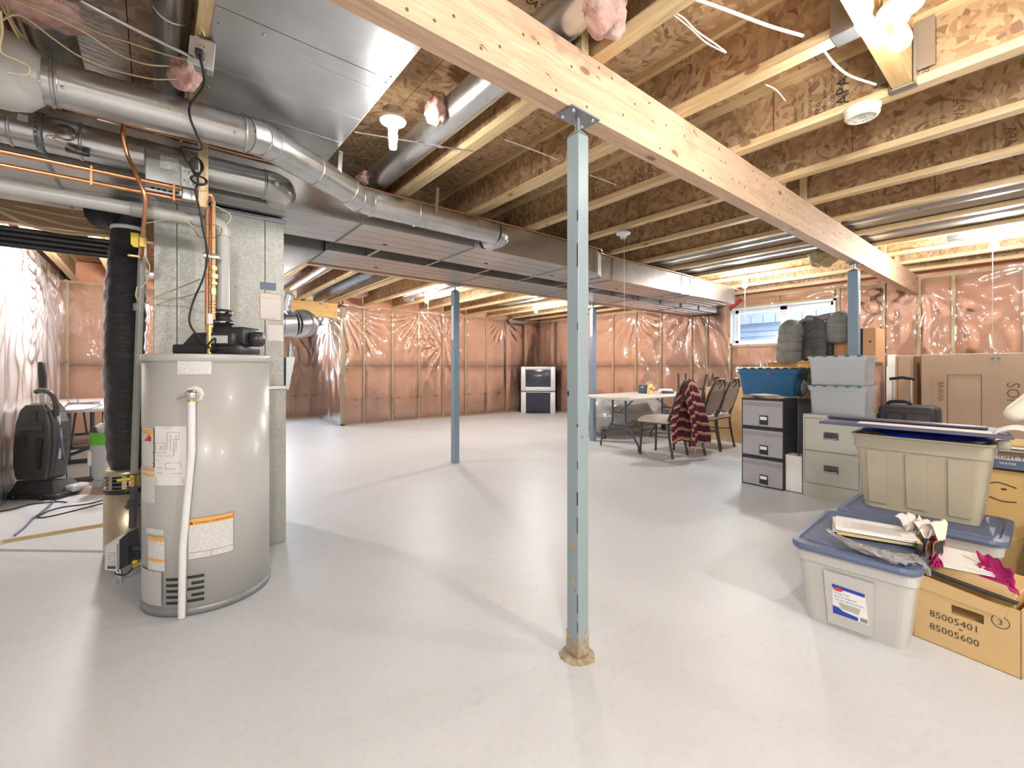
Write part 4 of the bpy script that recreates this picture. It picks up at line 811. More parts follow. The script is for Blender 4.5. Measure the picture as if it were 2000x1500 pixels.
obj('lettering', text_mb('Product Listing Certificate', .0072, facing((a.x+.006, FY0-.0032, a.z-.030), (1, 0, 0), (0, 0, 1))), M['ink_red'], ct); obj('lettering', text_mb('24 Hour Emergency Service', .0072, facing((a.x+.006, FY0-.0032, b.z+.006), (1, 0, 0), (0, 0, 1))), M['ink'], ct)
# manual pocket on its right side
dp = thing('document_pocket', 'sheet-metal pocket stuffed with white papers on the furnace side', 'holder', (FX1+.012, 3.2, 1.1))
obj('pocket', MB().hexa([(FX1+.012, 3.13, .98), (FX1+.03, 3.13, .98), (FX1+.03, 3.33, .98), (FX1+.012, 3.33, .98)], [(FX1+.012, 3.12, 1.19), (FX1+.065, 3.12, 1.19), (FX1+.065, 3.36, 1.19), (FX1+.012, 3.36, 1.19)]), M['galvanised_panel'], dp)
for k in range(6):
    y = 3.14+.035*k; t = .02+.012*k; obj('paper_sheet', MB().hexa([(FX1+.02, y, 1.05), (FX1+.03, y, 1.05), (FX1+.03, y+.06, 1.05), (FX1+.02, y+.06, 1.05)], [(FX1+.02+t, y-.01, 1.30-.02*k), (FX1+.022+t, y-.01, 1.30-.02*k), (FX1+.022+t, y+.05, 1.26-.01*k), (FX1+.02+t, y+.05, 1.26-.01*k)]), M['paper'], dp)
# short elbow duct behind on the right of the furnace
ed = thing('elbow_duct', 'short fat galvanised elbow duct sticking out behind the furnace', 'duct', (.75, 3.55, 1.5))
pe = W(560, 628, y=3.9); pr = [Vector((.60, 3.9, pe.z-.02)), Vector((.78, 3.9, pe.z-.02)), Vector((.87, 3.9, pe.z-.01)), Vector((.94, 3.93, pe.z+.0)), Vector((.97, 4.0, pe.z+.0)), Vector((.97, 4.3, pe.z))]
obj('pipe_section', MB().tube(pr[:3], .105, 28), M['galvanised_round'], ed); obj('elbow', MB().tube(pr[2:], .108, 28), M['galvanised_round'], ed)
for q in (1, 2, 3, 4): obj('crimp_ring', ring(MB(), pr[q], pr[q+1]-pr[q-1], .106, .005, .006), M['galvanised_round'], ed)
pf = [(.9*.105 if k % 2 else .105, .022*k) for k in range(9)]; obj('flex_section', MB().lathe((.72, 3.86, pe.z+.06), pf, 24, (.25, .0, 1)), M['galvanised_round'], ed)

# ---- black wrapped combustion air duct, its steel canister, and the long black duct
bw = thing('flex_duct', 'thick black plastic-wrapped flexible duct hanging into a steel canister', 'duct', (-.15, 3.6, .5))
cx, cy = -.140, 3.58; pts = [(cx-.0, cy, 2.04), (cx-.005, cy, 1.9), (cx-.01, cy, 1.6), (cx-.02, cy, 1.2), (cx-.02, cy, .8), (cx-.015, cy, .62), (cx-.01, cy, .52)]
mb = MB()
def fb_(a, b):
    z = .50+1.56*b; th = 2*PI*a; r0 = .070+.028*min(1, (1-b)*3.2)*min(1, b*14+.35); r_ = r0+.0018*math.sin(z*70+2*math.sin(th*3))+.006*noise.noise(Vector((math.cos(th)*2, math.sin(th)*2, z*6)))
    return Vector((cx-.015*math.sin(b*PI)+r_*math.cos(th), cy+r_*math.sin(th), z))
obj('wrapped_tube', mb.grid(fb_, 40, 150), M['black_film'], bw, recalc=2)
obj('zip_tie', MB().lathe((cx, cy, 1.97), [(.080, -.012), (.084, -.01), (.084, .01), (.080, .012)], 28), M['white_plastic'], bw)
pf = [(.075 if k % 2 else .088) for k in range(14)]; el_ = [Vector((cx-.005-.17*math.sin(q*PI/26)*1.0, cy+.02*k_, 2.0+.09*math.sin(q*PI/13))) for k_, q in enumerate(range(14))]
obj('corrugated_elbow', MB().tube([Vector((cx+.0-.012*q, cy+.012*q, 2.00+.08*math.sin(q/13*PI*.5))) for q in range(14)], pf, 28), M['black_film'], bw)
yl = 3.95; lp = thing('long_duct', 'long dark ribbed duct crossing the left bay above the pink corner', 'duct', (-.6, yl, 1.9))
z_a, z_b = W(60, 448, y=yl).z, W(60, 487, y=yl).z
for k in range(4):
    zz = z_b+(z_a-z_b)*(k+.5)/4; obj('rib', MB().tube([(XL+.02, yl, zz), (cx-.06, yl, zz)], (z_a-z_b)/7.2, 12), M['black_plastic'], lp)
cn = thing('steel_canister', 'brushed steel canister with slotted top ring under the black duct', 'canister', (cx, cy, 0))
obj('drum', MB().lathe((cx, cy, 0), [(0, .004), (.112, .004), (.114, .01), (.114, .40), (.106, .40), (.106, .37)], 40), M['canister_steel'], cn)
obj('rim', MB().lathe((cx, cy, 0), [(.104, .475), (.115, .475), (.115, .50), (.09, .515), (.08, .512)], 40), M['canister_steel'], cn)
for k in range(10):
    a = 2*PI*k/10+.2; obj('rib', MB().bar((cx+.111*math.cos(a), cy+.111*math.sin(a), .395), (cx+.111*math.cos(a), cy+.111*math.sin(a), .48), .022, .004, (math.cos(a), math.sin(a), 0)), M['canister_steel'], cn)
for z in (.415, .44, .46): obj('slot_ring', MB().lathe((cx, cy, z), [(.100, -.005), (.109, -.003), (.109, .003), (.100, .005)], 36), M['steel_dark'], cn)
obj('dark_band', MB().lathe((cx, cy, .385), [(.1145, -.012), (.116, -.012), (.116, .012), (.1145, .012)], 40), M['black_plastic'], cn); obj('inner_can', MB().lathe((cx, cy, 0), [(.095, .3), (.095, .49), (0, .49)], 30), M['black_plastic'], cn)

# ---- cables and joist-bay ducts, top left
for (px, py, r_, lab) in ((335, 60, .062, 'vertical-looking round duct in the joist bay above the power outlet'), (92, 40, .078, 'dark round duct in the far left joist bay behind pink fibreglass')):
    p_ = W(px, py, z=2.45); rd = thing('round_duct', lab, 'duct', p_); x_ = p_.x if px > 200 else p_.x
    x_ = {335: -.02-.15, 92: -.47-.18+.0}[px] if False else p_.x
    obj('pipe_section', MB().tube([(x_, .6, 2.455), (x_, 2.05, 2.455)], r_, 26), M['galvanised_round'], rd); obj('pipe_section', MB().tube([(x_, 2.05, 2.455), (x_, 3.4, 2.455)], r_-.002, 26), M['galvanised_round'], rd); obj('crimp_ring', ring(MB(), (x_, 2.05, 2.455), (0, 1, 0), r_, .005, .004), M['galvanised_round'], rd)
rd = thing('round_duct', 'round duct running above the front beam beside the lit spiral bulb', 'duct', (1.185, 1.5, 2.43))
for a, b in ((-.4, .62), (.62, 3.6)): obj('pipe_section', MB().tube([(1.185, a, 2.43), (1.185, b, 2.43)], .079, 30), M['galvanised_round'], rd)
obj('crimp_ring', ring(MB(), (1.185, .62, 2.43), (0, 1, 0), .078, .005, .004), M['galvanised_round'], rd)
hb = thing('hanger_bar', 'thin metal hanger bar crossing the round duct beside the spiral bulb', 'bracket', (1.1, 2.15, 2.34))
obj('bar', MB().bar((.79, 2.27, ZJ-.004), (1.385, 2.055, ZJ-.004), .006, .004), M['galvanised_round'], hb)
for t in (.55, .7): obj('clip', MB().rbox(-.02, .02, -.006, .006, -.008, .002, .002).xf(Matrix.Translation((.79+.595*t, 2.27-.215*t, ZJ-.004)) @ Matrix.Rotation(-.35, 4, 'Z')), M['chrome'], hb)
wire('metal_conduit', 'straight thin metal conduit running from the top edge to the power outlet', [W(155, 0, y=1.75), W(260, 55, y=1.85), W(376, 112, y=1.95)], .006, 'galvanised_round')
for (lab, pts) in (('yellowish house cable drooping lowest behind the round duct at top left', [(0, 40, 2.0), (40, 30, 2.0), (110, 80, 2.05), (160, 112, 2.08), (235, 140, 2.1), (300, 154, 2.1), (345, 154, 2.1)]),
      ('yellowish house cable in the middle of the drooping bundle at top left', [(30, 0, 1.9), (80, 22, 1.9), (160, 60, 1.95), (230, 105, 2.0), (285, 125, 2.0), (330, 129, 2.02)]),
      ('uppermost yellowish house cable of the drooping bundle at top left', [(40, 0, 1.95), (120, 28, 1.95), (190, 62, 1.98), (250, 82, 2.0), (320, 105, 2.0), (385, 122, 2.02)]),
      ('yellowish cable dropping steeply behind the grey inline fan', [(5, 12, 2.15), (30, 62, 2.2), (50, 92, 2.25), (70, 112, 2.35)]),
      ('paler yellowish cable beside the steep one behind the grey inline fan', [(12, 8, 2.12), (25, 45, 2.2), (45, 75, 2.25), (62, 112, 2.35)]),
      ('pale cable looping in front of the grey inline fan', [(0, 20, 1.95), (4, 60, 2.0), (1, 100, 2.02), (35, 118, 2.02), (55, 130, 2.05), (52, 146, 2.05), (15, 142, 2.05)]),
      ('pale double cable hanging beside the wood strip above the outlet', [(388, 0, 1.8), (392, 18, 1.85), (398, 40, 1.9), (390, 66, 1.95)]),
      ('pale cable crossing over the double one above the outlet', [(402, 0, 1.8), (396, 18, 1.85), (389, 40, 1.9), (400, 70, 1.95)]),
      ('pale curled cable end beside the wood strip at the top', [(410, 2, 1.8), (402, 10, 1.82), (407, 20, 1.85), (415, 16, 1.85)])):
    wire('house_cable', lab, [W(a, b, y=c) for a, b, c in pts], .0045, 'cable_yellow', fl=.6)
wire('house_cable', 'white cable dangling across the joists at the top right centre', [W(1340, -8, z=2.36), W(1420, 20, z=2.36), W(1500, 50, z=2.37), W(1568, 70, z=2.40)], .006, 'cable_white')
wire('house_cable', 'white cable swooping down past the metal joist hanger', [W(1608, 98, z=2.44), W(1630, 125, z=2.37), W(1660, 148, z=2.36), W(1710, 165, z=2.36)], .005, 'cable_white')
for lab, pts in (('pair of pale cables pulled through the second joist past the beam', [(1305, 18), (1335, 35), (1360, 60), (1400, 88), (1418, 102)]), ('lower pale cable of the pulled pair by the second joist', [(1307, 22), (1345, 52), (1375, 80), (1395, 92), (1418, 103)]),
     ('pale cables entering a joist left of the smoke detector', [(1495, 165), (1515, 175), (1530, 192), (1534, 197)]), ('short pale cable spanning a bay left of the front post', [(985, 272), (1020, 285), (1060, 300), (1088, 312)]), ('pale cable spanning a bay just right of the front post', [(1152, 342), (1180, 352), (1203, 361)])):
    wire('house_cable', lab, [W(a, b, z=2.40) for a, b in pts], .0032, 'cable_white')
for lab, pts, y in (('sagging beige tubing bundle below the ducts at far left, lowest strand', [(0, 412), (60, 440), (130, 455), (215, 460)], 3.85), ('sagging beige tubing bundle below the ducts at far left, middle strand', [(0, 405), (80, 425), (150, 443), (215, 450)], 3.85), ('sagging beige tubing bundle below the ducts at far left, top strand', [(30, 400), (100, 415), (160, 425), (215, 432)], 3.85)):
    wire('plastic_tubing', lab, [W(a, b, y=y) for a, b in pts], .011, 'cable_yellow')
wire('sensor_wire', 'thin tan thermostat wire crossing the furnace front to the copper pipe', [W(298, 583, y=3.0), W(340, 566, y=2.95), W(392, 545, y=2.7)], .003, 'cable_yellow')
wire('sensor_wire', 'lower thin tan wire crossing the furnace front', [W(298, 584, y=3.0), W(350, 582, y=2.95), W(400, 568, y=2.7)], .003, 'cable_yellow')
wire('sensor_wire', 'curled dark wire looping around the copper pipes near the vent elbow', [W(372, 432, y=2.5), W(390, 462, y=2.5), W(425, 462, y=2.5), W(432, 445, y=2.5), W(405, 438, y=2.5), W(395, 452, y=2.5)], .002, 'ink_brown')
wire('sensor_wire', 'tan wire bowing right of the copper pipes above the vent elbow', [W(413, 400, y=2.5), W(432, 408, y=2.5), W(450, 420, y=2.5), W(446, 435, y=2.5), W(428, 445, y=2.5)], .0025, 'cable_yellow')
wire('sensor_wire', 'tan wire arching from the electrical box to the gas pipe', [W(286, 436, y=2.55), W(330, 428, y=2.5), W(360, 430, y=2.48), W(385, 450, y=2.5)], .0022, 'cable_yellow')
wire('sensor_wire', 'grey wire bowing right of the gas pipe over the black duct', [W(283, 500, y=2.7), W(292, 520, y=2.7), W(288, 545, y=2.7), W(276, 562, y=2.7)], .0025, 'cable_yellow')
wire('sensor_wire', 'grey wire hooking left of the gas pipe over the black duct', [W(268, 560, y=2.75), W(266, 580, y=2.75), W(280, 592, y=2.8), W(292, 590, y=2.9)], .0028, 'cable_yellow')
# loose fibreglass pieces
def tuft(label, c, rx, ry, rz, mat='loose_fibreglass', seed=0, cat='insulation'):
    mb = MB(); 
    def fn(a, b):
        th = 2*PI*a; ph = PI*b; d = Vector((math.sin(ph)*math.cos(th), math.sin(ph)*math.sin(th), math.cos(ph))); k_ = 1+.35*noise.noise(d*1.7+Vector((seed, 0, 0)))+.16*noise.noise(d*5+Vector((seed, 0, 0)))
        return Vector(c)+Vector((d.x*rx, d.y*ry, d.z*rz))*k_
    return solo('insulation_tuft', mb.grid(fn, 36, 24), M[mat], label, cat)
tuft('large pink insulation clump hanging over the top edge of the front beam', W(1180, 18, z=2.36), .085, .07, .085, seed=3)
tuft('torn pink insulation sheet at the top left behind the yellow cables', W(70, 12, z=2.36), .13, .10, .05, seed=5)
tuft('small pink insulation wedge hanging beside the power outlet', W(360, 145, z=2.27), .05, .07, .05, seed=8)
tuft('pink insulation tuft tucked against the round duct by the spiral bulb', W(852, 212, z=2.42), .05, .07, .07, seed=12)
tuft('orange-pink insulation block above the round duct jog', W(725, 352, z=2.43), .10, .07, .05, seed=15)
tuft('yellow mineral wool ball stuffed between joist and beam above the clear totes', W(1608, 502, z=2.28), .13, .13, .09, 'yellow_wool', 21)
# panned and far-bay ducts
for x_, ya, yb, lab in ((4.71, -1.8, 3.4, 'metal pan closing the first joist bay right of the lit window lamp'), (5.32, -1.8, 7.0, 'metal pan closing the second joist bay beyond the beam')):
    s_ = thing('ceiling_pan', lab, 'duct', (x_, 0, 2.40)); obj('metal_sheet', MB().box(x_-.268, x_+.268, ya, yb, 2.385, 2.389), M['galvanised_panel'], s_); obj('rib', MB().box(x_-.02, x_+.02, ya, yb, 2.37, 2.385), M['galvanised_round'], s_)
p_ = W(1885, 465, z=2.36); rd = thing('round_duct', 'short round duct stub above the far right lamp', 'duct', p_); obj('pipe_section', MB().tube([(p_.x, p_.y-.1, 2.42), (p_.x, p_.y+.12, 2.42)], .07, 22), M['galvanised_round'], rd)
for x_, ya, yb, lab, mt in ((1.66+.0, 4.7, 8.2, 'shiny round duct in the joist bay above the yellow header', 'galvanised_round'), (2.27, 4.7, 8.5, 'dark wrapped flexible duct sagging in the joist bay above the header', 'black_film'), (3.49, 4.7, 7.3, 'bright round duct with small elbow in the bay left of the pull-cord lamp', 'galvanised_round'), (-.17, 4.5, 7.6, 'round duct with elbow high in the left pink corner', 'galvanised_round')):
    zc = 2.42; rd = thing('round_duct', lab, 'duct', (x_, ya, zc)); n_ = 30; r_ = [(.080 if mt != 'black_film' else .095+.006*math.sin(k*1.7)) for k in range(n_)]
    obj('pipe_section', MB().tube([(x_, ya+(yb-ya)*k/(n_-1), zc) for k in range(n_)], r_, 20), M[mt], rd)
    if mt != 'black_film':
        obj('elbow', MB().tube([(x_, yb, zc), (x_+.0, yb+.05, zc-.01), (x_+.03, yb+.09, zc-.02), (x_+.09, yb+.10, zc-.03), (x_+.14, yb+.10, zc-.03)], .078, 18), M[mt], rd); obj('crimp_ring', ring(MB(), (x_, yb, zc), (0, 1, 0), .078), M[mt], rd)
p_ = W(1010, 628, y=8.45); rd = thing('round_duct', 'short corrugated silver duct end poking from the joists above the television', 'duct', p_); obj('pipe_section', MB().tube([(p_.x-.25, 8.42, 2.34), (p_.x-.2, 8.42, 2.28), (p_.x, 8.42, 2.27), (p_.x+.2, 8.42, 2.28), (p_.x+.26, 8.42, 2.34)], .07, 20), M['galvanised_round'], rd)

# ================================================================ left bay: vacuum, steam mop, table, cords
LM = lambda p, rz=-YAW: Matrix.Translation(p) @ Matrix.Rotation(rz, 4, 'Z')
def rprism(mb, poly, y0, y1, M_=None):
    mb.prism(poly, y0, y1, 'y'); return mb.xf(M_) if M_ else mb
def rounded(x0, x1, z0, z1, rt, rb, n=6):
    out = []
    for cx_, cz_, r_, a0 in ((x1-rb, z0+rb, rb, -PI/2), (x1-rt, z1-rt, rt, 0), (x0+rt, z1-rt, rt, PI/2), (x0+rb, z0+rb, rb, PI)):
        for k in range(n+1): a = a0+PI/2*k/n; out.append((cx_+r_*math.cos(a), cz_+r_*math.sin(a)))
    return out
vf = W(75, 972, z=0); K = 3.78/FPX
vc = thing('upright_vacuum', 'black upright vacuum cleaner seen from behind near the left plastic wall', 'vacuum', vf, -YAW)
vx = lambda px: (px-75)*K; vz = lambda py: (980-py)*K
obj('base_head', MB().hexa([(vx(25), -.06, .012), (vx(118), -.06, .012), (vx(124), .20, .012), (vx(28), .20, .012)], [(vx(38), -.02, .15), (vx(108), -.02, .15), (vx(112), .14, .13), (vx(40), .14, .13)]), M['vac_black'], vc, True)
obj('bumper', MB().rbox(vx(18), vx(128), -.075, .22, .008, .045, .015), M['black_plastic'], vc, True)
obj('side_trim', MB().rbox(vx(112), vx(133), .05, .20, .03, .09, .02), M['tv_silver'], vc, True)
for px in (45, 98): obj('wheel', MB().lathe((vx(px), -.07, .02), [(0, -.012), (.018, -.012), (.02, 0), (.018, .012), (0, .012)], 14, (1, 0, 0)), M['black_rubber'], vc, True)
obj('pedal', MB().rbox(vx(14), vx(32), -.10, -.06, .04, .052, .004), M['black_plastic'], vc, True)
bp_ = [(vx(40), vz(945)), (vx(102), vz(945)), (vx(109), vz(905)), (vx(112), vz(870)), (vx(110), vz(832)), (vx(102), vz(808)), (vx(92), vz(796)), (vx(60), vz(796)), (vx(48), vz(806)), (vx(37), vz(835)), (vx(32), vz(880)), (vx(31), vz(915)), (vx(36), vz(940))]
vb = obj('body', rprism(MB(), bp_, -.02, .13), M['vac_black'], vc, True); md = vb.modifiers.new('b', 'BEVEL'); md.width = .03; md.segments = 3; md.limit_method = 'ANGLE'; md.angle_limit = 1.0
bp2 = [(a*.86+vx(71)*.14, b*.97+vz(870)*.03) for a, b in bp_]; bo = obj('back_panel', rprism(MB(), bp2, -.045, -.02), M['vac_panel'], vc, True)
obj('cord_hook', rprism(MB(), rounded(vx(66), vx(84), vz(832), vz(808), .02, .005), -.055, -.045), M['vac_black'], bo); obj('cord_rest', rprism(MB(), rounded(vx(50), vx(96), vz(852), vz(830), .02, .01), -.052, -.045), M['vac_black'], bo)
obj('ledge', MB().rbox(vx(49), vx(96), -.06, -.045, vz(849), vz(840), .006), M['vac_black'], bo); obj('latch', rprism(MB(), rounded(vx(47), vx(63), vz(880), vz(855), .01, .02), -.058, -.045), M['vac_black'], bo); obj('crevice_tool', rprism(MB(), [(vx(86), vz(922)), (vx(91), vz(922)), (vx(96), vz(862)), (vx(84), vz(862))], -.062, -.045), M['black_plastic'], bo)
for k in range(6): obj('side_vent', MB().box(vx(29), vx(34), -.0, .10, vz(905)+.014*k, vz(905)+.006+.014*k), M['black_plastic'], bo)
obj('wand', MB().tube([(vx(108), .03, vz(905)), (vx(107), .03, vz(815))], .014, 12), M['tv_silver'], vc, True)
obj('handle_tube', MB().tube([(vx(74), .04, vz(800)), (vx(74), .04, vz(764))], .022, 14), M['bin_grey'], vc, True)
obj('handle_grip', MB().tube([(vx(74), .04, vz(766)), (vx(73.5), .04, vz(745)), (vx(72), .04, vz(730)), (vx(71.5), .04, vz(716)), (vx(71.5), .04, vz(714))], [.025, .028, .026, .024, .014], 14), M['black_rubber'], vc, True)
obj('hose', MB().tube(spline([(vx(66), .02, vz(773)), (vx(80), .01, vz(770)), (vx(98), .01, vz(777)), (vx(107), .01, vz(795)), (vx(106), .02, vz(820))], 8), .021, 14), M['vac_black'], vc, True)
mf = W(190, 963, z=0); K2 = 3.95/FPX; mx = lambda px: (px-190)*K2; mz = lambda py: (968-py)*K2
sm = thing('steam_mop', 'grey and lime green steam mop standing beside the black wrapped duct', 'mop', mf, -YAW)
obj('mop_head', MB().hexa([(mx(128), -.04, .0), (mx(218), -.05, .0), (mx(222), .10, .0), (mx(140), .10, .0)], [(mx(150), -.0, .045), (mx(205), -.01, .05), (mx(205), .07, .05), (mx(155), .07, .045)]), M['mop_pad'], sm, True)
obj('swivel_joint', MB().rbox(mx(180), mx(198), -.01, .05, .04, .12, .015), M['mop_grey'], sm, True); obj('pedal', MB().rbox(mx(199), mx(216), -.0, .05, .07, .10, .01), M['mop_green'], sm, True)
sec = lambda z: None
obj('tank_body', MB().tube([(mx(194), .02, mz(942)), (mx(194), .02, mz(932)), (mx(194), .02, mz(890)), (mx(194), .02, mz(872))], [.045, .068, .077, .076], 22), M['mop_grey'], sm, True)
obj('green_band', MB().tube([(mx(194), .02, mz(874)), (mx(194), .02, mz(850))], [.078, .077], 22), M['mop_green'], sm, True)
obj('upper_shroud', MB().tube([(mx(194), .02, mz(852)), (mx(195), .02, mz(843)), (mx(196), .02, mz(833))], [.076, .064, .02], 22), M['mop_grey'], sm, True)
obj('dial', rprism(MB(), [(mx(186), mz(849)), (mx(204), mz(849)), (mx(199), mz(838)), (mx(191), mz(838))], -.062, -.05), M['vac_black'], sm, True)
obj('label_plate', MB().box(mx(183), mx(190), -.057, -.050, mz(912), mz(886)), M['white_plastic'], sm, True)
obj('handle', MB().tube(spline([(mx(201), .02, mz(835)), (mx(203), .02, mz(790)), (mx(201), .02, mz(762)), (mx(197), .02, mz(742)), (mx(200), .02, mz(728)), (mx(207), .02, mz(720)), (mx(210), .02, mz(728)), (mx(205), .02, mz(745))], 6), .014, 12), M['bin_grey'], sm, True)

def folding_table(label, x0, x1, y0, y1, top=.74, group=None, legs_at=None):
    """long axis along x if x span is larger; two folding leg frames"""
    t = thing('folding_table', label, 'table', ((x0+x1)/2, (y0+y1)/2, 0)); lx = (x1-x0) > (y1-y0)
    obj('tabletop', MB().rbox(x0, x1, y0, y1, top-.045, top, .018), M['table_top'], t)
    L = (x1-x0) if lx else (y1-y0); Wd = (y1-y0) if lx else (x1-x0); c = ((x0+x1)/2, (y0+y1)/2)
    P3 = (lambda u, v, z: (c[0]+u, c[1]+v, z)) if lx else (lambda u, v, z: (c[0]+v, c[1]+u, z))
    for s in (-1, 1):
        u = s*(L/2-.28); fr = MB(); h = .11; sp = Wd/2-.06
        for q in (-1, 1): obj('leg', MB().tube(spline([P3(u, q*h, top-.05), P3(u, q*h, .42), P3(u, q*(h+.01), .36), P3(u, q*(h+.06), .28), P3(u, q*(sp-.02), .10), P3(u, q*sp, .04), P3(u, q*sp, .0)], 5), .0135, 10), M['table_leg'], t)
        obj('cross_bar', MB().bar(P3(u, -h-.03, .32), P3(u, h+.03, .32), .012, .03), M['table_leg'], t); obj('cross_bar', MB().tube([P3(u, -h, .50), P3(u, h, .50)], .008, 8), M['table_leg'], t)
        obj('brace', MB().tube([P3(u, 0, .50), P3(u-s*.38, 0, top-.06)], .008, 8), M['table_leg'], t)
    return t
lt = thing('folding_table', 'pale folding table against the left plastic wall behind the vacuum', 'table', (-.7, 6.7, 0))
obj('tabletop', MB().rbox(-.92, -.36, 5.75, 7.45, .70, .745, .018), M['table_top'], lt)
for y_ in (5.98, 7.2):
    for x_ in (-.80, -.50): obj('leg', MB().tube([(x_, y_, .70), (x_, y_, .05)] if y_ < 6.5 else [(x_, y_, .70), (x_, y_, .05)], .018, 10), M['table_leg'], lt)
    obj('foot_bar', MB().rbox(-.91, -.38, y_-.02, y_+.02, .0, .05, .008), M['table_leg'], lt); obj('cross_bar', MB().bar((-.80, y_, .34), (-.50, y_, .34), .02, .03), M['table_leg'], lt)
    obj('brace', MB().tube([(-.65, y_, .36), (-.65, y_+(.35 if y_ < 6.5 else -.35), .69)], .01, 8), M['table_leg'], lt)
obj('brace', MB().tube([(-.93, 6.0, .03), (-.80, 6.0, .22), (-.5, 6.0, .34)], .016, 10), M['table_leg'], lt)
mb = MB()
for k in range(4): mb.tube(spline([W(122+3*k, 797-2*k, z=.752+.004*k), W(135, 790-k, z=.76), W(165, 789-k, z=.756), W(196, 790-2*k, z=.755)], 6), .004, 6)
mb.tube(spline([W(118, 795, z=.75), W(112, 800, z=.755), W(140, 804, z=.753), W(180, 797, z=.753), W(200, 790, z=.753)], 6), .004, 6); mb.tube(spline([W(140, 790, z=.755), W(129, 778, z=.80), W(135, 774, z=.82), W(152, 780, z=.80), W(150, 788, z=.76)], 6), .004, 6)
solo('coiled_cable', mb, M['lid_slate'], 'dark blue cord coiled loosely on the left folding table', 'cable')
wire('floor_cable', 'thin blue-grey cord trailing from the vacuum across the floor', [W(118, 835, d=3.6), W(123, 880, d=3.6), W(130, 925, z=.05), W(128, 955, z=.006), (W(100, 985, z=.006)), W(75, 1005, z=.006), W(62, 1015, z=.006), W(48, 1030, z=.006), W(28, 1046, z=.006)], .006, 'lid_blue')
wire('floor_cable', 'thin black cord snaking on the floor in front of the steam mop', [W(212, 972, z=.005), W(190, 980, z=.005), W(165, 985, z=.005), W(140, 988, z=.005), W(115, 992, z=.005), W(90, 1000, z=.005), W(74, 1010, z=.005), W(95, 1009, z=.005), W(150, 996, z=.005), W(212, 980, z=.005)], .005, 'black_rubber')
wire('floor_cable', 'thin black cord on the floor under the vacuum head at the left edge', [W(-5, 1000, z=.005), W(30, 993, z=.005), W(60, 985, z=.005), W(110, 980, z=.005), W(130, 981, z=.005)], .005, 'black_rubber')
sk = thing('mop_handle', 'long pale wooden pole lying across the floor at far left', 'pole', (-.5, 4.1, 0))
pa, pb = W(-20, 1062, z=.03), W(216, 1023, d=2.78); obj('pole', MB().tube([pa, pb], .013, 12), M['stick_wood'], sk); pc_ = pa.lerp(pb, .12); obj('white_end', MB().tube([pa, pc_], .0185, 12), M['white_plastic'], sk); obj('yellow_cap', MB().tube([pb, pb+(pb-pa).normalized()*.025], .022, 12), M['yellow_tag'], sk)

# ================================================================ far corner: television on its stand
tv0 = W(1051, 798, d=10.85); tv0.z = 0
tv = thing('television', 'silver tube television on a matching silver stand in the far corner', 'television', tv0, -YAW-.06); st = thing('television_stand', 'silver stand with dark glass doors under the tube television', 'stand', tv0, -YAW-.06)
k = 10.85/FPX; tw = 67*k/2; hz = 1.15; hs = .53
fr = MB()
for a, b, c, d in ((-tw, -tw+.115, hs+.02, hz), (tw-.115, tw, hs+.02, hz), (-tw+.115, tw-.115, hz-.075, hz), (-tw+.115, tw-.115, hs+.02, hs+.12)): fr.rbox(a, b, -.03, .06, c, d, .008)
obj('bezel', fr, M['tv_silver'], tv, True); obj('screen', MB().grid(lambda a, b: Vector((-tw+.10+(2*tw-.20)*a, -.002-.02*(1-(2*a-1)**2)*(1-(2*b-1)**2), hs+.11+(hz-.07-hs-.11)*b)), 12, 10), M['tv_glass'], tv, True)
obj('casing', MB().hexa([(-tw+.03, .06, hs+.03), (tw-.03, .06, hs+.03), (.2, .38, hs+.06), (-.2, .38, hs+.06)], [(-tw+.03, .06, hz-.02), (tw-.03, .06, hz-.02), (.2, .38, hz-.12), (-.2, .38, hz-.12)]), M['tv_dark'], tv, True)
obj('badge', MB().box(-.03, .03, -.032, -.030, hs+.06, hs+.075), M['ink_grey'], tv, True)
obj('shelf', MB().rbox(-tw, tw, -.02, .26, hs-.02, hs, .005), M['tv_silver'], st, True)
for s in (-1, 1): obj('side_pillar', MB().rbox(s*tw if s < 0 else tw-.125, -tw+.125 if s < 0 else tw, -.03, .26, 0, hs-.02, .008), M['tv_silver'], st, True)
for s in (-1, 1): obj('glass_door', MB().box(min(0, s*(tw-.125))+.002, max(0, s*(tw-.125))-.002, -.015, -.008, .04, hs-.03), M['tv_dark'], st, True)
obj('plinth', MB().prism([(-tw+.15, -.05), (tw-.15, -.05), (tw-.05, .10), (tw-.05, .25), (-tw+.05, .25), (-tw+.05, .10)], 0, .03), M['tv_dark'], st, True); obj('back', MB().box(-tw+.12, tw-.12, .25, .255, .03, hs-.02), M['tv_dark'], st, True)

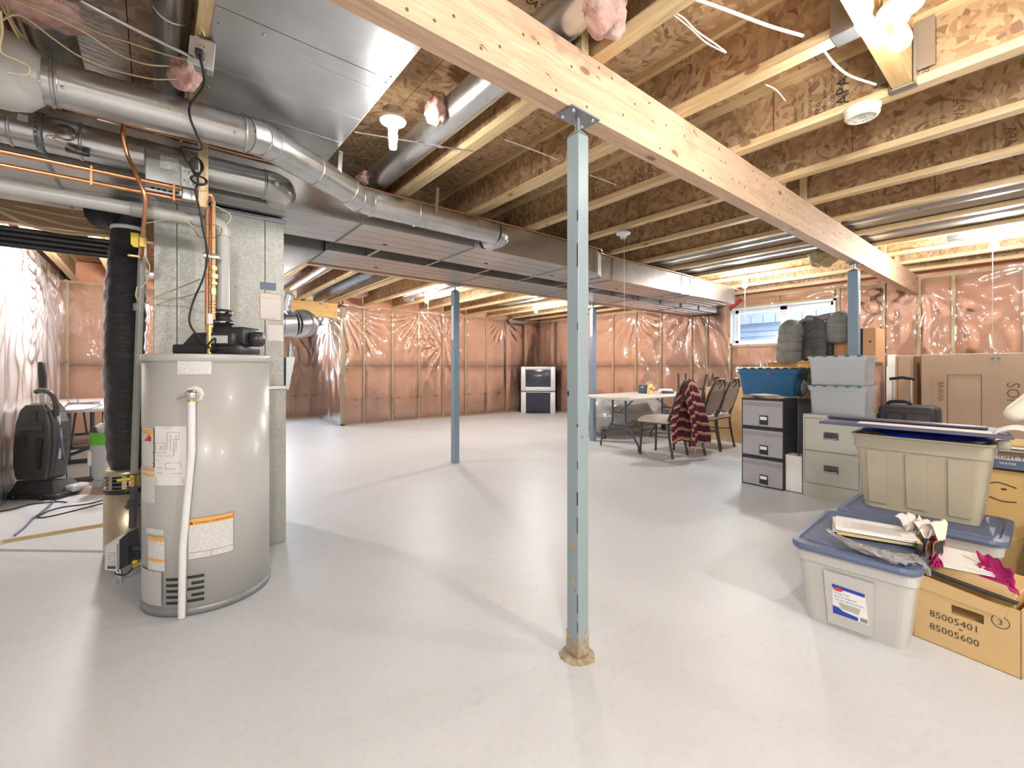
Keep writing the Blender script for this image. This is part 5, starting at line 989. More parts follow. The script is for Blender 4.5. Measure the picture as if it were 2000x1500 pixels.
# ================================================================ folding table with chairs
ft = folding_table('beige folding table with dark legs beside the dining chairs', 4.70, 6.50, 3.42, 4.18)
def chair(label, loc, rz, first=None):
    if first: return dup(first, loc, rz, label)
    t = thing('dining_chair', label, 'chair', loc, rz)      # local: faces +x; back at -x
    for s in (-1, 1):
        obj('front_leg', MB().tube([(.20, s*.19, .0), (.19, s*.185, .43)], .0155, 10), M['chair_frame'], t, True)
        obj('rear_leg', MB().tube(spline([(-.25, s*.19, .0), (-.20, s*.185, .25), (-.185, s*.18, .45), (-.235, s*.17, .60)], 5), .0155, 10), M['chair_frame'], t, True)
    up = [(-.185-(z-.45)*.33, y, z) for y, z in ((-.17, .60), (-.175, .75), (-.155, .86), (-.10, .94), (-.05, .965), (0, .968), (.05, .965), (.10, .94), (.155, .86), (.175, .75), (.17, .60))]
    obj('back_frame', MB().tube(spline(up, 5), .0155, 10), M['chair_frame'], t, True)
    bk = lambda z: -.185-(z-.45)*.33
    obj('diamond_frame', MB().tube([(bk(.955)-.004, 0, .955), (bk(.90), -.055, .90), (bk(.845), 0, .845), (bk(.90), .055, .90), (bk(.955)-.004, 0, .955)], .010, 8, False), M['chair_frame'], t, True)
    poly = [(0, .84), (-.055, .895), (-.085, .915), (-.14, .85), (-.165, .75), (-.15, .58), (-.10, .535), (-.03, .50), (0, .52), (.03, .50), (.10, .535), (.15, .58), (.165, .75), (.14, .85), (.085, .915), (.055, .895)]
    n = len(poly); mb = MB(); f_ = [Vector((bk(z)+.018, y, z)) for y, z in poly]; b_ = [Vector((bk(z)-.014, y, z)) for y, z in poly]; mb.add(f_+b_, [tuple(range(n)), tuple(range(2*n-1, n-1, -1))]+[(i, (i+1) % n, n+(i+1) % n, n+i) for i in range(n)])
    obj('backrest', mb, M['vinyl_back'], t, True)
    obj('lower_rail', MB().tube(spline([(-.19, -.18, .47), (-.20, -.10, .52), (-.20, 0, .50), (-.20, .10, .52), (-.19, .18, .47)], 5), .008, 8), M['chair_frame'], t, True)
    obj('seat', MB().grid(lambda a, b: Vector((-.20+.43*a, -.215+.43*b, .455+.055*(max(0, 1-abs(2*a-1)**5)*max(0, 1-abs(2*b-1)**5))**.5)), 16, 16).rbox(-.20, .23, -.215, .215, .425, .458, .014), M['vinyl_beige'], t, True)
    obj('seat_rim', MB().rbox(-.195, .215, -.20, .20, .412, .428, .006), M['chair_frame'], t, True)
    for s in (-1, 1): obj('stretcher', MB().tube([(.196, s*.188, .24), (-.21, s*.188, .26)], .007, 8), M['chair_frame'], t, True)
    obj('stretcher', MB().tube([(.196, -.188, .30), (.196, .188, .30)], .007, 8), M['chair_frame'], t, True)
    return t
c1 = chair('dining chair with a striped blanket over its back, nearest the front', (5.085, 3.20, 0), PI/2+.05)
c2 = chair('dining chair with bare diamond-cut back, second from the table end', (5.66, 3.06, 0), PI/2-.05, c1)
c3 = chair('dining chair with bare diamond-cut back nearest the beige carton', (6.16, 3.10, 0), PI/2-.02, c1)
c5 = chair('dining chair facing away behind the others carrying an upturned chair', (7.02, 3.80, 0), PI/2, c1)
c4 = dup(c1, (7.03, 3.82, 1.022), 0, 'dining chair turned upside down on another chair, legs in the air'); c4.rotation_euler = (PI, 0, PI/2+.2)
# blanket over chair one
bo_ = Vector((5.085, 2.835, .0)); mb = MB(); nu, nv = 26, 46
def bl_(a, b):
    s = (a-.5); L = (b-.5)*1.62; wd = .40+.10*abs(L); top = .03
    z = .985-max(0, abs(L)-.03)-.0; y = (.035+.10*min(1, abs(L)*1.6)) * (-1 if L < 0 else .9)
    dr = 1-abs(s)*.9*(1-min(1, abs(L)*.7)); x = s*wd*(.75+.25*min(1, abs(L)*3))
    z -= abs(s)**1.6*.42*(1-min(1, abs(L)))+.008*math.sin(s*22+L*3)*min(1, abs(L)*2)
    y += (.025*math.sin(s*24+L*5)+.03*math.sin(s*9+2))*min(1, abs(L)*3)
    return Vector((bo_.x+x+.03*max(0, -L), bo_.y+y, max(z, .18)))
mb.grid(bl_, nu, nv); bk_o = obj('blanket', mb, M['blanket_stripes'], recalc=False); bk_o['label'] = 'maroon and pink striped fringed blanket draped over the dining chair'; bk_o['category'] = 'blanket'
uv = bk_o.data.uv_layers.new(name='uv')
for p_ in bk_o.data.polygons:
    for li in p_.loop_indices: i = bk_o.data.loops[li].vertex_index; uv.data[li].uv = ((i % (nu+1))/nu, (i//(nu+1))/nv*1.9)
md = bk_o.modifiers.new('s', 'SOLIDIFY'); md.thickness = .008
mb = MB()
for k in range(24): p_ = bl_((k+.5)/24, .0); mb.tube([p_, p_+Vector((.004*math.sin(k), .004, -.06))], .0022, 4)
fr_ = obj('fringe', mb, M['blanket_stripes'], bk_o); fr_['kind'] = 'stuff'
# things on and under the table
zt_ = .741; p_ = W(1255, 768, z=zt_)
bxn = thing('tissue_box', 'small navy blue carton with a crumpled bag on the folding table', 'box', p_); obj('carton', MB().rbox(-.05, .06, -.05, .05, 0, .125, .003, 1, False).xf(LM(p_)), M['lid_blue'], bxn); obj('print', MB().box(-.035, -.005, -.0512, -.0502, .085, .10).xf(LM(p_)), M['paper'], bxn)
p_ = W(1270, 769, z=zt_); sn = thing('snack_bag', 'crinkled clear and yellow patterned bag next to the navy carton', 'bag', p_)
mb = MB(); mb.grid(lambda a, b: p_+Vector((.062*math.cos(2*PI*a)*(1-.35*b*b)+.008*noise.noise(Vector((a*9, b*7, 1))), .04*math.sin(2*PI*a)*(1-.6*b*b), .145*b+.01*noise.noise(Vector((a*12, b*3, 4))))), 26, 12); obj('bag_film', mb, M['paper_yellow'], sn, recalc=False)
for k in range(8): q = p_+Vector((.045*math.cos(PI+PI*k/8), -.045+.0*k, .03+.012*(k % 4)*2)); obj('pattern_spot', MB().rbox(-.014, .014, -.002, .002, -.012, .012, .002).xf(Matrix.Translation(q)), M[('paper', 'ink_orange', 'magenta')[k % 3]], sn)
obj('bag_neck', MB().grid(lambda a, b: p_+Vector((.09*(a-.5)*2, .02*math.sin(a*14)+.01, .145+.035*b+.008*math.sin(a*23))), 24, 4), M['clear_crinkle'], sn, recalc=False)
for k, (px, w_, h_, mt, lab) in enumerate(((1305, .16, .035, 'lid_slate', 'flat dark folder lying on the folding table behind the snack bag'), (1310, .20, .06, 'paper', 'pale cloth bundle on the folding table behind the snack bag'))):
    p_ = W(px, 766-4*k, z=zt_); p_ = Vector((5.90+.1*k, 3.62+.10*k, zt_)); solo('folder' if k == 0 else 'cloth_bundle', MB().rbox(-w_/2, w_/2, -.06, .06, 0, h_, .02).xf(LM(p_)), M[mt], lab, 'folder' if k == 0 else 'cloth')
# sheet-covered bench under and behind the table
cv = thing('covered_bench', 'low long bundle wrapped in crumpled pale plastic under the folding table', 'bundle', (6.3, 4.6, .1)); mb = MB()
def cvf(a, b):
    th = 2*PI*a; x = 5.35+2.0*b; r = 1+.10*noise.noise(Vector((math.cos(th)*2, math.sin(th)*2, x*3)))+.05*noise.noise(Vector((math.cos(th)*5, math.sin(th)*5, x*7))); e = min(1, (min(b, 1-b)*9)**.5+.02)
    return Vector((x, 4.72+.36*math.cos(th)*r*e, .36+.29*math.sin(th)*r*e))
mb.grid(cvf, 44, 60); obj('tarp_wrap', mb, M['tarp'], cv, recalc=False)
mb2 = MB().grid(lambda a, b: (cvf(a, b)-Vector((0, 4.72, .36)))*1.0+Vector((0, 4.72, .36))+Vector((0, .012*math.cos(2*PI*a), .012*math.sin(2*PI*a))), 44, 60); obj('clear_wrap', mb2, M['poly_film_cover'], cv, recalc=False)
for x_ in (5.5, 7.2):
    for y_ in (4.5, 4.95): obj('foot', MB().box(x_-.03, x_+.03, y_-.03, y_+.03, 0, .14), M['chair_frame'], cv)
cn_ = thing('carton', 'tall plain brown carton standing on the floor behind the bare dining chairs', 'box', (6.9, 3.25, 0))
def cell_box(par, x0, x1, y0, y1, z0, z1, mat, Mx=None, tape=True):
    b = MB().rbox(x0, x1, y0, y1, z0, z1, .004, 1, False); 
    if Mx: b.xf(Mx)
    o = obj('carton_body', b, M[mat], par); 
    t = MB().box(x0-.001, x1+.001, (y0+y1)/2-.001, (y0+y1)/2+.001, z1-.0005, z1+.0008)
    f = MB().box(x0, x1, (y0+y1)/2-.024, (y0+y1)/2+.024, z1, z1+.0008)
    if Mx: t.xf(Mx); f.xf(Mx)
    if tape: obj('tape', f, M['cardboard_tan'], o); obj('flap_seam', t, M['ink_brown'], o)
    return o
cell_box(cn_, 6.75, 7.05, 2.90, 3.48, 0, .82, 'cardboard')
# ================================================================ storage along the right
CX = 4.43
fc_ = []
def file_box(label, z, first=None):
    if first: return dup(first, (CX, 1.735, z), None, label)
    t = thing('file_drawer_box', label, 'file box', (CX, 1.735, z)); h = .275; y0, y1 = -.185, .185; x1 = .34
    obj('shell', MB().box(.004, x1, y0, y0+.012, 0, h).box(.004, x1, y1-.012, y1, 0, h).box(.004, x1, y0, y1, 0, .012).box(.004, x1, y0, y1, h-.018, h).box(x1-.01, x1, y0, y1, 0, h), M['black_plastic'], t, True)
    dr = obj('drawer_front', MB().rbox(-.006, .012, y0+.010, y1-.012, .012, h-.020, .003, 1, False), M['cabinet_grey'], t, True)
    for q in range(3): obj('front_groove', MB().box(-.0075, -.0055, y0+.012, y1-.014, h-.045-.012*q, h-.043-.012*q), M['dark_grey'], dr)
    obj('label_holder', MB().rbox(-.012, -.005, -.055, .020, .030, .115, .003, 1, False), M['black_plastic'], dr); obj('label_card', MB().box(-.0135, -.012, -.046, .012, .075, .104), M['paper'], dr); obj('finger_pull', MB().rbox(-.016, -.006, -.046, .012, .012, .030, .003), M['cabinet_grey'], dr)
    for q in range(5): obj('side_rib', MB().box(.05+.055*q, .062+.055*q, y0-.005, y0, h-.07, h-.02), M['black_plastic'], dr)
    obj('side_rail', MB().box(.03, x1, y0-.005, y0, h-.078, h-.070), M['dark_grey'], dr)
    return t
fb1 = file_box('bottom grey-fronted file box of the black stack of three', 0); fb2 = file_box('middle grey-fronted file box of the black stack of three', .2785, fb1); fb3 = file_box('top grey-fronted file box of the black stack, papers on it', .557, fb1)
# papers on top
for k in range(9):
    y_ = 1.60+.02*k; solo('paper_sheet', MB().rbox(-.11, .11, -.075, .075, 0, .002, .0008, 1, False).xf(Matrix.Translation((CX+.09+.01*(k % 3), 1.66+.012*k, .836+.0035*k)) @ Matrix.Rotation(.5*math.sin(k*2.3), 4, 'Z') @ Matrix.Rotation(.02*(k % 3-1), 4, 'X')), M['paper' if k % 3 else 'cardboard_yellow'], 'loose sheet in the curled paper pile on top of the black file boxes', 'paper', 'papers on the black file boxes')
# beige two drawer cabinet
fc2 = thing('filing_cabinet', 'beige steel two-drawer filing cabinet under the clear totes', 'cabinet', (CX+.01, 1.2, 0)); X0 = 4.44
obj('case', MB().rbox(X0+.012, X0+.565, .99, 1.40, 0, .715, .003, 1, False), M['cabinet_beige'], fc2)
obj('kick_panel', MB().box(X0, X0+.013, .99, 1.40, 0, .115), M['cabinet_beige'], fc2); obj('top_rail', MB().box(X0, X0+.013, .99, 1.40, .685, .715), M['cabinet_beige'], fc2)
for s in (.99, 1.388): obj('side_rail', MB().box(X0, X0+.013, s, s+.012, .115, .685), M['cabinet_beige'], fc2)
for za, zb in ((.12, .398), (.403, .68)):
    dr = obj('drawer', MB().rbox(X0-.004, X0+.012, 1.005, 1.385, za, zb, .002, 1, False), M['cabinet_beige'], fc2); zm = (za+zb)/2-.0
    hp = MB().rbox(X0-.007, X0-.003, 1.14, 1.245, zm-.03, zm+.03, .004); obj('handle_recess', hp, M['steel_handle'], dr); obj('handle_lip', MB().tube([(X0-.010, 1.15, zm-.018), (X0-.014, 1.16, zm-.022), (X0-.014, 1.228, zm-.022), (X0-.010, 1.238, zm-.018)], .005, 8), M['chrome'], dr)
# totes
def tote(name, label, c, rz, L, Wd, h, body, lid, lidh=.03, flare=1.10, tabs=False, rim='body', ribs=3, lidlabel=None):
    """lidded plastic tote; local x across the short side, y along the long side"""
    t = thing(name, label, 'storage bin', c, rz); a, b = Wd/2, L/2
    def rr(w_, l_, r_, z, n=5):
        out = []
        for cx_, cy_, a0 in ((w_-r_, l_-r_, 0), (-w_+r_, l_-r_, PI/2), (-w_+r_, -l_+r_, PI), (w_-r_, -l_+r_, 3*PI/2)):
            for k in range(n+1): q = a0+PI/2*k/n; out.append((cx_+r_*math.cos(q), cy_+r_*math.sin(q), z))
        return out
    rings = [rr(a/flare, b/flare, .035, 0), rr(a/flare*1.005, b/flare*1.005, .035, .01), rr(a*.985, b*.985, .04, h*.80), rr(a*1.03, b*1.02, .04, h*.81), rr(a*1.04, b*1.03, .045, h-.012), rr(a*1.10, b*1.06, .05, h-.010), rr(a*1.10, b*1.06, .05, h)]
    if tabs: rings = [rr(a/flare, b/flare, .02, 0), rr(a/flare*1.005, b/flare*1.005, .02, .01), rr(a*.99, b*.99, .022, h-.03), rr(a*1.04, b*1.04, .024, h-.028), rr(a*1.05, b*1.05, .024, h)]
    n = len(rings[0]); mb = MB(); mb.add([v for r_ in rings for v in r_], [(i*n+k, i*n+(k+1) % n, (i+1)*n+(k+1) % n, (i+1)*n+k) for i in range(len(rings)-1) for k in range(n)]+[tuple(range(n))[::-1]])
    inner = [rr(a*1.0, b*1.0, .035, h), rr(a/flare*.97, b/flare*.97, .03, .012)]; m0 = len(mb.v); mb.add(rings[-1]+inner[0]+inner[1], [(k, (k+1) % n, n+(k+1) % n, n+k) for k in range(n)]+[(n+k, n+(k+1) % n, 2*n+(k+1) % n, 2*n+k) for k in range(n)]+[tuple(range(2*n, 3*n))])
    bd = obj('bin_body', mb, M[body], t, True)
    if ribs:
        for s in (-1, 1):
            for q in range(ribs):
                yq = (q+.5)/ribs*2-1; w_ = b/ribs*.48; zb = h*.78
                f = lambda z: s*(a/flare+(a*.985-a/flare)*z/(h*.8)+.002); 
                obj('side_panel', MB().hexa([(f(.03), yq*b*.90/1.0-w_*.92, .03), (f(.03)+s*.006, yq*b*.90-w_*.92, .03), (f(.03)+s*.006, yq*b*.90+w_*.92, .03), (f(.03), yq*b*.90+w_*.92, .03)], [(f(zb), yq*b*.92-w_, zb), (f(zb)+s*.006, yq*b*.92-w_, zb), (f(zb)+s*.006, yq*b*.92+w_, zb), (f(zb), yq*b*.92+w_, zb)]), M[body], bd)
    if lid:
        rl = [rr(a*1.12, b*1.075, .06, h-.016), rr(a*1.13, b*1.08, .06, h-.004), rr(a*1.11, b*1.07, .055, h+.010), rr(a*1.0, b*.99, .05, h+.012), rr(a*.96, b*.96, .05, h+.004), rr(a*.90, b*.92, .045, h+.004), rr(a*.87, b*.90, .04, h+.011)]
        if tabs: rl = [rr(a*1.09, b*1.06, .02, h-.006), rr(a*1.10, b*1.07, .02, h+.012), rr(a*1.02, b*1.02, .02, h+.016), rr(a*1.0, b*1.0, .02, h+.006)]
        mb = MB(); mb.add([v for r_ in rl for v in r_], [(i*n+k, i*n+(k+1) % n, (i+1)*n+(k+1) % n, (i+1)*n+k) for i in range(len(rl)-1) for k in range(n)]+[tuple(range((len(rl)-1)*n, len(rl)*n))]+[tuple(range(n))[::-1]])
        lo = obj('lid', mb, M[lid], t, True, label=lidlabel)
        if tabs:
            for s in (-1, 1):
                for q in range(5): yq = (q-2)/2.5*b; obj('hinge_tab', MB().rbox(s*(a*1.04), s*(a*1.115), yq-.014, yq+.014, h+.004, h+.020, .003) if s > 0 else MB().rbox(-(a*1.115), -(a*1.04), yq-.014, yq+.014, h+.004, h+.020, .003), M['green_tab'], lo)
        if not tabs:
            for s in (-1, 1):
                for q in (-.2, .2): obj('latch_notch', MB().rbox(s*a*.93-.012, s*a*.93+.012, b*q-.02, b*q+.02, h+.003, h+.0045, .001, 1, False), M['lid_slate'], lo)
    return t
ct1 = tote('storage_tote', 'lower of two clear totes with green-hinged lids on the beige cabinet', (4.665, 1.17, .7155), 0, .40, .34, .235, 'tote_clear', 'tote_clear', flare=1.06, tabs=True, ribs=0)
ct2 = dup(ct1, (4.66, 1.17, .972), None, 'upper of two clear totes with green-hinged lids on the beige cabinet')
for t_, z in ((ct1, .7155), (ct2, .972)):
    solo('tote_contents', MB().rbox(4.53, 4.80, 1.02, 1.32, z+.018, z+.195, .01), M['tote_fill'], 'grey contents showing through the %s clear tote' % ('lower' if z < .8 else 'upper'), 'contents')
# blue bin behind the papers
bb = tote('storage_tote', 'deep blue open plastic bin on top of the black file boxes', (5.02, 1.86, .836), 0, .56, .36, .275, 'bin_blue', None, ribs=0, flare=1.14)
obj('bin_label', MB().box(4.818, 4.8195, 1.80, 1.85, 1.055, 1.068), M['ink_red'], bb)
solo('patterned_mat', MB().grid(lambda a, b: Vector((4.82+.40*a, 1.58+.56*b, 1.118+.006*math.sin(a*30)+.006*math.sin(b*46))), 40, 60), M['paper_yellow'], 'yellow-green patterned mat lying over the open blue bin', 'mat')
solo('wooden_tray', MB().rbox(5.57, 5.95, 1.50, 2.12, 1.12, 1.19, .004, 1, False), M['wood_orange'], 'orange wooden board behind the blue bin', 'board')
solo('yellow_carton', MB().rbox(5.22, 5.55, 1.24, 1.70, .80, 1.17, .004, 1, False), M['cardboard_yellow'], 'tall yellowish carton behind the clear totes under the jacket', 'box')
solo('tall_carton', MB().rbox(5.60, 6.05, 1.50, 1.98, .0, 1.115, .004, 1, False), M['cardboard'], 'brown carton under the orange wooden board behind the blue bin', 'box')
cj = thing('carton', 'orange-brown carton with dark open edge behind the grey-blue post', 'box', (5.5, 1.15, 1.17)); cell_box(cj, 5.25, 5.6, 1.06, 1.43, 1.171, 1.50, 'cardboard_orange'); obj('dark_edge', MB().box(5.248, 5.2495, 1.155, 1.18, 1.175, 1.495), M['ink'], cj); obj('hand_hole', MB().lathe((5.2485, 1.10, 1.37), [(0, .001), (.01, 0)], 12, (-1, 0, 0)), M['ink'], cj)
solo('dark_gap_filler', MB().rbox(5.22, 5.55, 1.24, 1.70, .0, .798, .01, 1, False), M['dark_grey'], 'added dark block filling the dark gap under the yellowish carton', 'filler')  # added block, only there to keep the gap beside the cabinet dark
# jacket
jk = thing('puffer_jacket', 'grey quilted puffer jacket draped over cartons below the window', 'jacket', (5.3, 1.55, 1.2)); 
def quilt(y0, y1, z0, z1, x, bul, seed, top=.0, lean=.0):
    def fn(a, b):
        z = z0+(z1-z0)*b; y = y0+(y1-y0)*a+lean*(1-b); q = abs(math.sin(b*PI*4.0))**.5*bul*.35; e = math.sin(PI*a)**.5
        return Vector((x-(.03+q*e+bul*.8*e)-top*(1-b)*.0+.015*noise.noise(Vector((y*9, z*9, seed))), y, z-.05*(2*a-1)**2*(b > .7)))
    return fn
for nm, a in (('sleeve', (1.655, 1.80, 1.20, 1.58, 5.20, .08, 3, 0, .03)), ('front_panel', (1.46, 1.59, 1.22, 1.62, 5.25, .015, 5)), ('sleeve', (1.24, 1.40, 1.40, 1.63, 5.25, .05, 7))):
    f = quilt(*a); mb = MB().grid(lambda u, v: f(u, v), 18, 40); o = obj(nm, mb, M['vinyl_back' if nm == 'sleeve' else 'jacket_grey'], jk, recalc=False); md = o.modifiers.new('s', 'SOLIDIFY'); md.thickness = .05; md.offset = -1
    if nm == 'sleeve': o.data.materials[0] = M['jacket_grey']; o['label'] = 'quilted grey sleeve'
    else: o.data.materials[0] = M['jacket_body']
obj('lining', MB().rbox(5.19, 5.26, 1.57, 1.66, 1.19, 1.60, .03), M['jacket_dark'], jk); obj('lining', MB().rbox(5.20, 5.27, 1.385, 1.45, 1.19, 1.61, .025), M['jacket_dark'], jk)
obj('collar', MB().tube(spline([(5.22, 1.70, 1.58), (5.19, 1.60, 1.625), (5.20, 1.52, 1.615), (5.19, 1.42, 1.63), (5.22, 1.28, 1.64)], 6), [.02]*6+[.034]*19, 12), M['jacket_grey'], jk)
obj('back_fill', MB().rbox(5.24, 5.40, 1.42, 1.72, 1.22, 1.57, .06), M['jacket_dark'], jk)
# pedestal fan
pf_ = thing('floor_fan', 'black round fan squeezed between the blue bin and clear totes', 'fan', (5.05, 1.50, 0)); c = Vector((4.98, 1.455, .93)); 
obj('fan_cage', MB().lathe(c, [(.165, -.02), (.17, 0), (.165, .02)], 36, (1, .2, 0)), M['black_plastic'], pf_)
for k in range(20): a = PI*2*k/20; obj('cage_wire', MB().tube([c+Vector((-.04, .03*math.cos(a), .03*math.sin(a))), c+Vector((-.035, .10*math.cos(a), .10*math.sin(a))), c+Vector((0, .167*math.cos(a), .167*math.sin(a)))], .0022, 5), M['dark_grey'], pf_)
for k in range(3):
    a = PI*2*k/3; mb = MB().grid(lambda u, v: c+Vector((.01+.03*(v-.5), (.03+.11*u)*math.cos(a+(v-.5)*1.1), (.03+.11*u)*math.sin(a+(v-.5)*1.1))), 6, 6); obj('blade', mb, M['steel_dark'], pf_)
obj('hub', MB().lathe(c, [(0, -.05), (.034, -.045), (.036, .05), (0, .07)], 20, (1, .2, 0)), M['black_plastic'], pf_); obj('stand_pole', MB().tube([c+Vector((.06, .01, 0)), Vector((c.x+.06, c.y+.01, .03))], .014, 10), M['dark_grey'], pf_); obj('stand_base', MB().lathe((c.x+.06, c.y+.01, 0), [(0, .03), (.02, .03), (.075, .01), (.075, 0), (0, 0)], 24), M['black_plastic'], pf_)
# white shopping bag
sb_ = thing('shopping_bag', 'white paper carrier bag between the black file boxes and beige cabinet', 'bag', (4.52, 1.48, 0)); y0, y1, x0, x1, hb_ = 1.415, 1.545, 4.46, 4.60, .33
obj('bag_body', MB().quad((x0, y0, 0), (x0, y1, 0), (x0-.004, y1, hb_), (x0-.004, y0, hb_)).quad((x1, y0, 0), (x1, y1, 0), (x1, y1, hb_), (x1, y0, hb_)).quad((x0, y0, 0), (x1, y0, 0), (x1, y0, hb_), (x0, y0, hb_)).quad((x0, y1, 0), (x1, y1, 0), (x1, y1, hb_), (x0, y1, hb_)).quad((x0, y0, .002), (x1, y0, .002), (x1, y1, .002), (x0, y1, .002)), M['paper'], sb_)
obj('bag_handle', MB().tube(spline([(x0+.01, y0+.03, hb_-.02), (x0+.03, y0+.03, hb_+.03), (x0+.05, y0+.05, hb_+.0), (x0+.06, y0+.06, hb_-.04)], 5), .003, 6), M['ink'], sb_); obj('base_band', MB().box(x0-.002, x0-.001, y0, y1, 0, .006), M['ink'], sb_)
# suitcase with its handle up
su = thing('suitcase', 'black wheeled suitcase with its pull handle raised near the tall cartons', 'suitcase', (5.15, .8, 0))
obj('case_body', MB().rbox(4.92, 5.20, .60, .985, .05, .80, .05, 4), M['suitcase_black'], su); obj('front_pocket', MB().rbox(4.905, 4.93, .63, .96, .10, .74, .02), M['suitcase_black'], su)
for y_ in (.80, .92): obj('strap', MB().box(4.902, 4.906, y_-.012, y_+.012, .5, .73), M['black_rubber'], su)
obj('carry_handle', MB().tube(spline([(5.0, .93, .80), (5.0, .90, .825), (5.0, .80, .828), (5.0, .77, .80)], 5), .014, 10), M['black_rubber'], su)
for y_ in (.79, .91): obj('pull_tube', MB().tube([(5.12, y_, .79), (5.12, y_, 1.02)], .008, 8), M['chrome'], su)
obj('pull_grip', MB().tube([(5.12, .765, 1.02), (5.12, .85, 1.035), (5.12, .935, 1.02)], .013, 10), M['black_rubber'], su)
for y_ in (.66, .97): obj('wheel', MB().lathe((5.15, y_, .028), [(0, -.012), (.028, -.012), (.028, .012), (0, .012)], 16, (0, 1, 0)), M['black_rubber'], su)
# television carton and neighbours
tb = thing('television_carton', 'very large flat tan television carton leaning at the right', 'box', (6.0, .3, 0)); xq = 5.98
obj('carton_body', MB().rbox(xq, xq+.16, -.55, .845, .02, 1.255, .004, 1, False), M['cardboard_tan'], tb)
fm = lambda y, z: facing((xq-.002, y, z), (0, 0, -1), (0, -1, 0))
def ctext(t, y, z, s, mat='ink_brown'): return obj('lettering', text_mb(t, s, facing((xq-.0015, y, z), (0, 0, -1), (0, -1, 0))), M[mat], tb)
ctext('SONY', .275, .99, .115); ctext('BRAVIA', .725, .985, .058); ctext('KDL 55B FULL HD', .778, 1.04, .036, 'cardboard_orange')
mb = MB(); ya, yb2, za, zb2 = .655, .43, 1.055, .45
for a, b in (((ya, za), (yb2, za)), ((yb2, za), (yb2, zb2)), ((ya, zb2), (ya, za))): mb.tube([(xq-.002, a[0], a[1]), (xq-.002, b[0], b[1])], .0025, 4)
obj('printed_outline', mb, M['ink_brown'], tb)
for y_ in (.36, .325):
    obj('printed_icon', MB().box(xq-.002, xq-.001, y_-.011, y_+.011, 1.20, 1.215), M['ink_grey'], tb); obj('printed_icon', MB().box(xq-.002, xq-.001, y_-.008, y_+.008, 1.165, 1.195), M['cabinet_grey'], tb)
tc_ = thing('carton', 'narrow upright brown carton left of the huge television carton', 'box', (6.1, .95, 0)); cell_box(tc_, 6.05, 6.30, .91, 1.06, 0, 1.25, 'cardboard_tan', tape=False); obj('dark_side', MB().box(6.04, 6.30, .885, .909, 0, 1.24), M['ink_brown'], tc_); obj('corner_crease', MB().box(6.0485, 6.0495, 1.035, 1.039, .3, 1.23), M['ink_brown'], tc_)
for k, (z0, z1, y_) in enumerate(((1.14, 1.27, 1.15), (.656, .84, 1.16), (.841, 1.139, 1.16))): solo('white_box', MB().rbox(6.5, 6.62, y_-.02, y_+.055, z0, z1, .003, 1, False), M['white_plastic'], ('top', 'lowest', 'middle')[k]+' white box stacked behind the raised suitcase handle', 'box')
solo('white_box_support', MB().box(6.50, 6.62, 1.12, 1.22, 0, .655), M['cardboard'], 'brown carton carrying the white boxes behind the suitcase', 'box')
# grey totes, front right
g1 = tote('storage_tote', 'pale grey storage bin with blue-grey lid, papers on top, in front', (2.52, .545, 0), .05, .40, .58, .345, 'bin_grey', 'lid_blue', flare=1.2, ribs=0, lidlabel='blue-grey lid')
gf = lambda z: -(.29/1.2+(.29*.985-.29/1.2)*z/(.345*.8))-.003
obj('side_panel', MB().hexa([(gf(.02), -.065, .02), (gf(.02)-.010, -.065, .02), (gf(.02)-.010, .085, .02), (gf(.02), .085, .02)], [(gf(.255), -.075, .255), (gf(.255)-.010, -.075, .255), (gf(.255)-.010, .095, .255), (gf(.255), .095, .255)]), M['bin_grey'], g1, True)
lb = obj('product_label', MB().hexa([(gf(.07)-.0115, -.055, .07), (gf(.07)-.0105, -.055, .07), (gf(.07)-.0105, .065, .07), (gf(.07)-.0115, .065, .07)], [(gf(.20)-.0115, -.045, .20), (gf(.20)-.0105, -.045, .20), (gf(.20)-.0105, .065, .205), (gf(.20)-.0115, .065, .205)]), M['paper'], g1, True)
def gp(y, z, o=.0125): return (gf(z)-o, y, z)
def gpatch(n_, pts, mat): obj(n_, MB().add([gp(*p_) for p_ in pts], [tuple(range(len(pts)))]), M[mat], lb)
gpatch('blue_band', ((.065, .205), (.065, .190), (-.045, .185), (-.045, .20)), 'ink_blue'); gpatch('blue_band', ((.065, .072), (.065, .108), (.045, .105), (.03, .094), (-.02, .088), (-.02, .072)), 'ink_blue'); gpatch('red_oval', [(.045+.018*math.cos(q*PI/6), .186+.008*math.sin(q*PI/6), .0132) for q in range(12)], 'ink_red')
slant = Vector((gf(.2)-gf(.1), 0, .1)).normalized()
for q, t_ in enumerate(('Storage Tote', 'Boite de rangement', 'Caja para almacenamiento')): obj('lettering', text_mb(t_, .0095, facing(gp(.058, .166-.014*q, .0128), (0, -1, 0), slant)), M['ink_blue'], lb)
gpatch('bin_drawing', ((.045, .130), (-.03, .128), (-.022, .100), (.035, .104)), 'cabinet_beige')
for q in range(8): gpatch('barcode_bar', ((-.028-.003*q, .074), (-.028-.003*q, .092), (-.0295-.003*q, .092), (-.0295-.003*q, .074)), 'ink')
g2 = tote('storage_tote', 'grey storage bin with blue-grey lid carrying the tan bin', (3.115, .44, 0), 0, .585, .44, .345, 'bin_grey', 'lid_blue', flare=1.16, ribs=0, lidlabel='blue-grey lid')
tn = tote('storage_tote', 'large tan open storage bin stacked on the blue lid, full of blue plastic', (3.215, .45, .3575), 0, .52, .36, .40, 'bin_tan', None, flare=1.17, ribs=3)
solo('plastic_bag', MB().grid(lambda a, b: Vector((3.205+.20*math.cos(2*PI*a)*(b**.5), .45+.265*math.sin(2*PI*a)*(b**.5), .798-.034*b**3+.010*noise.noise(Vector((a*14, b*8, 2))))), 60, 14), M['bag_blue'], 'crinkled royal blue plastic filling the tan bin', 'bag')
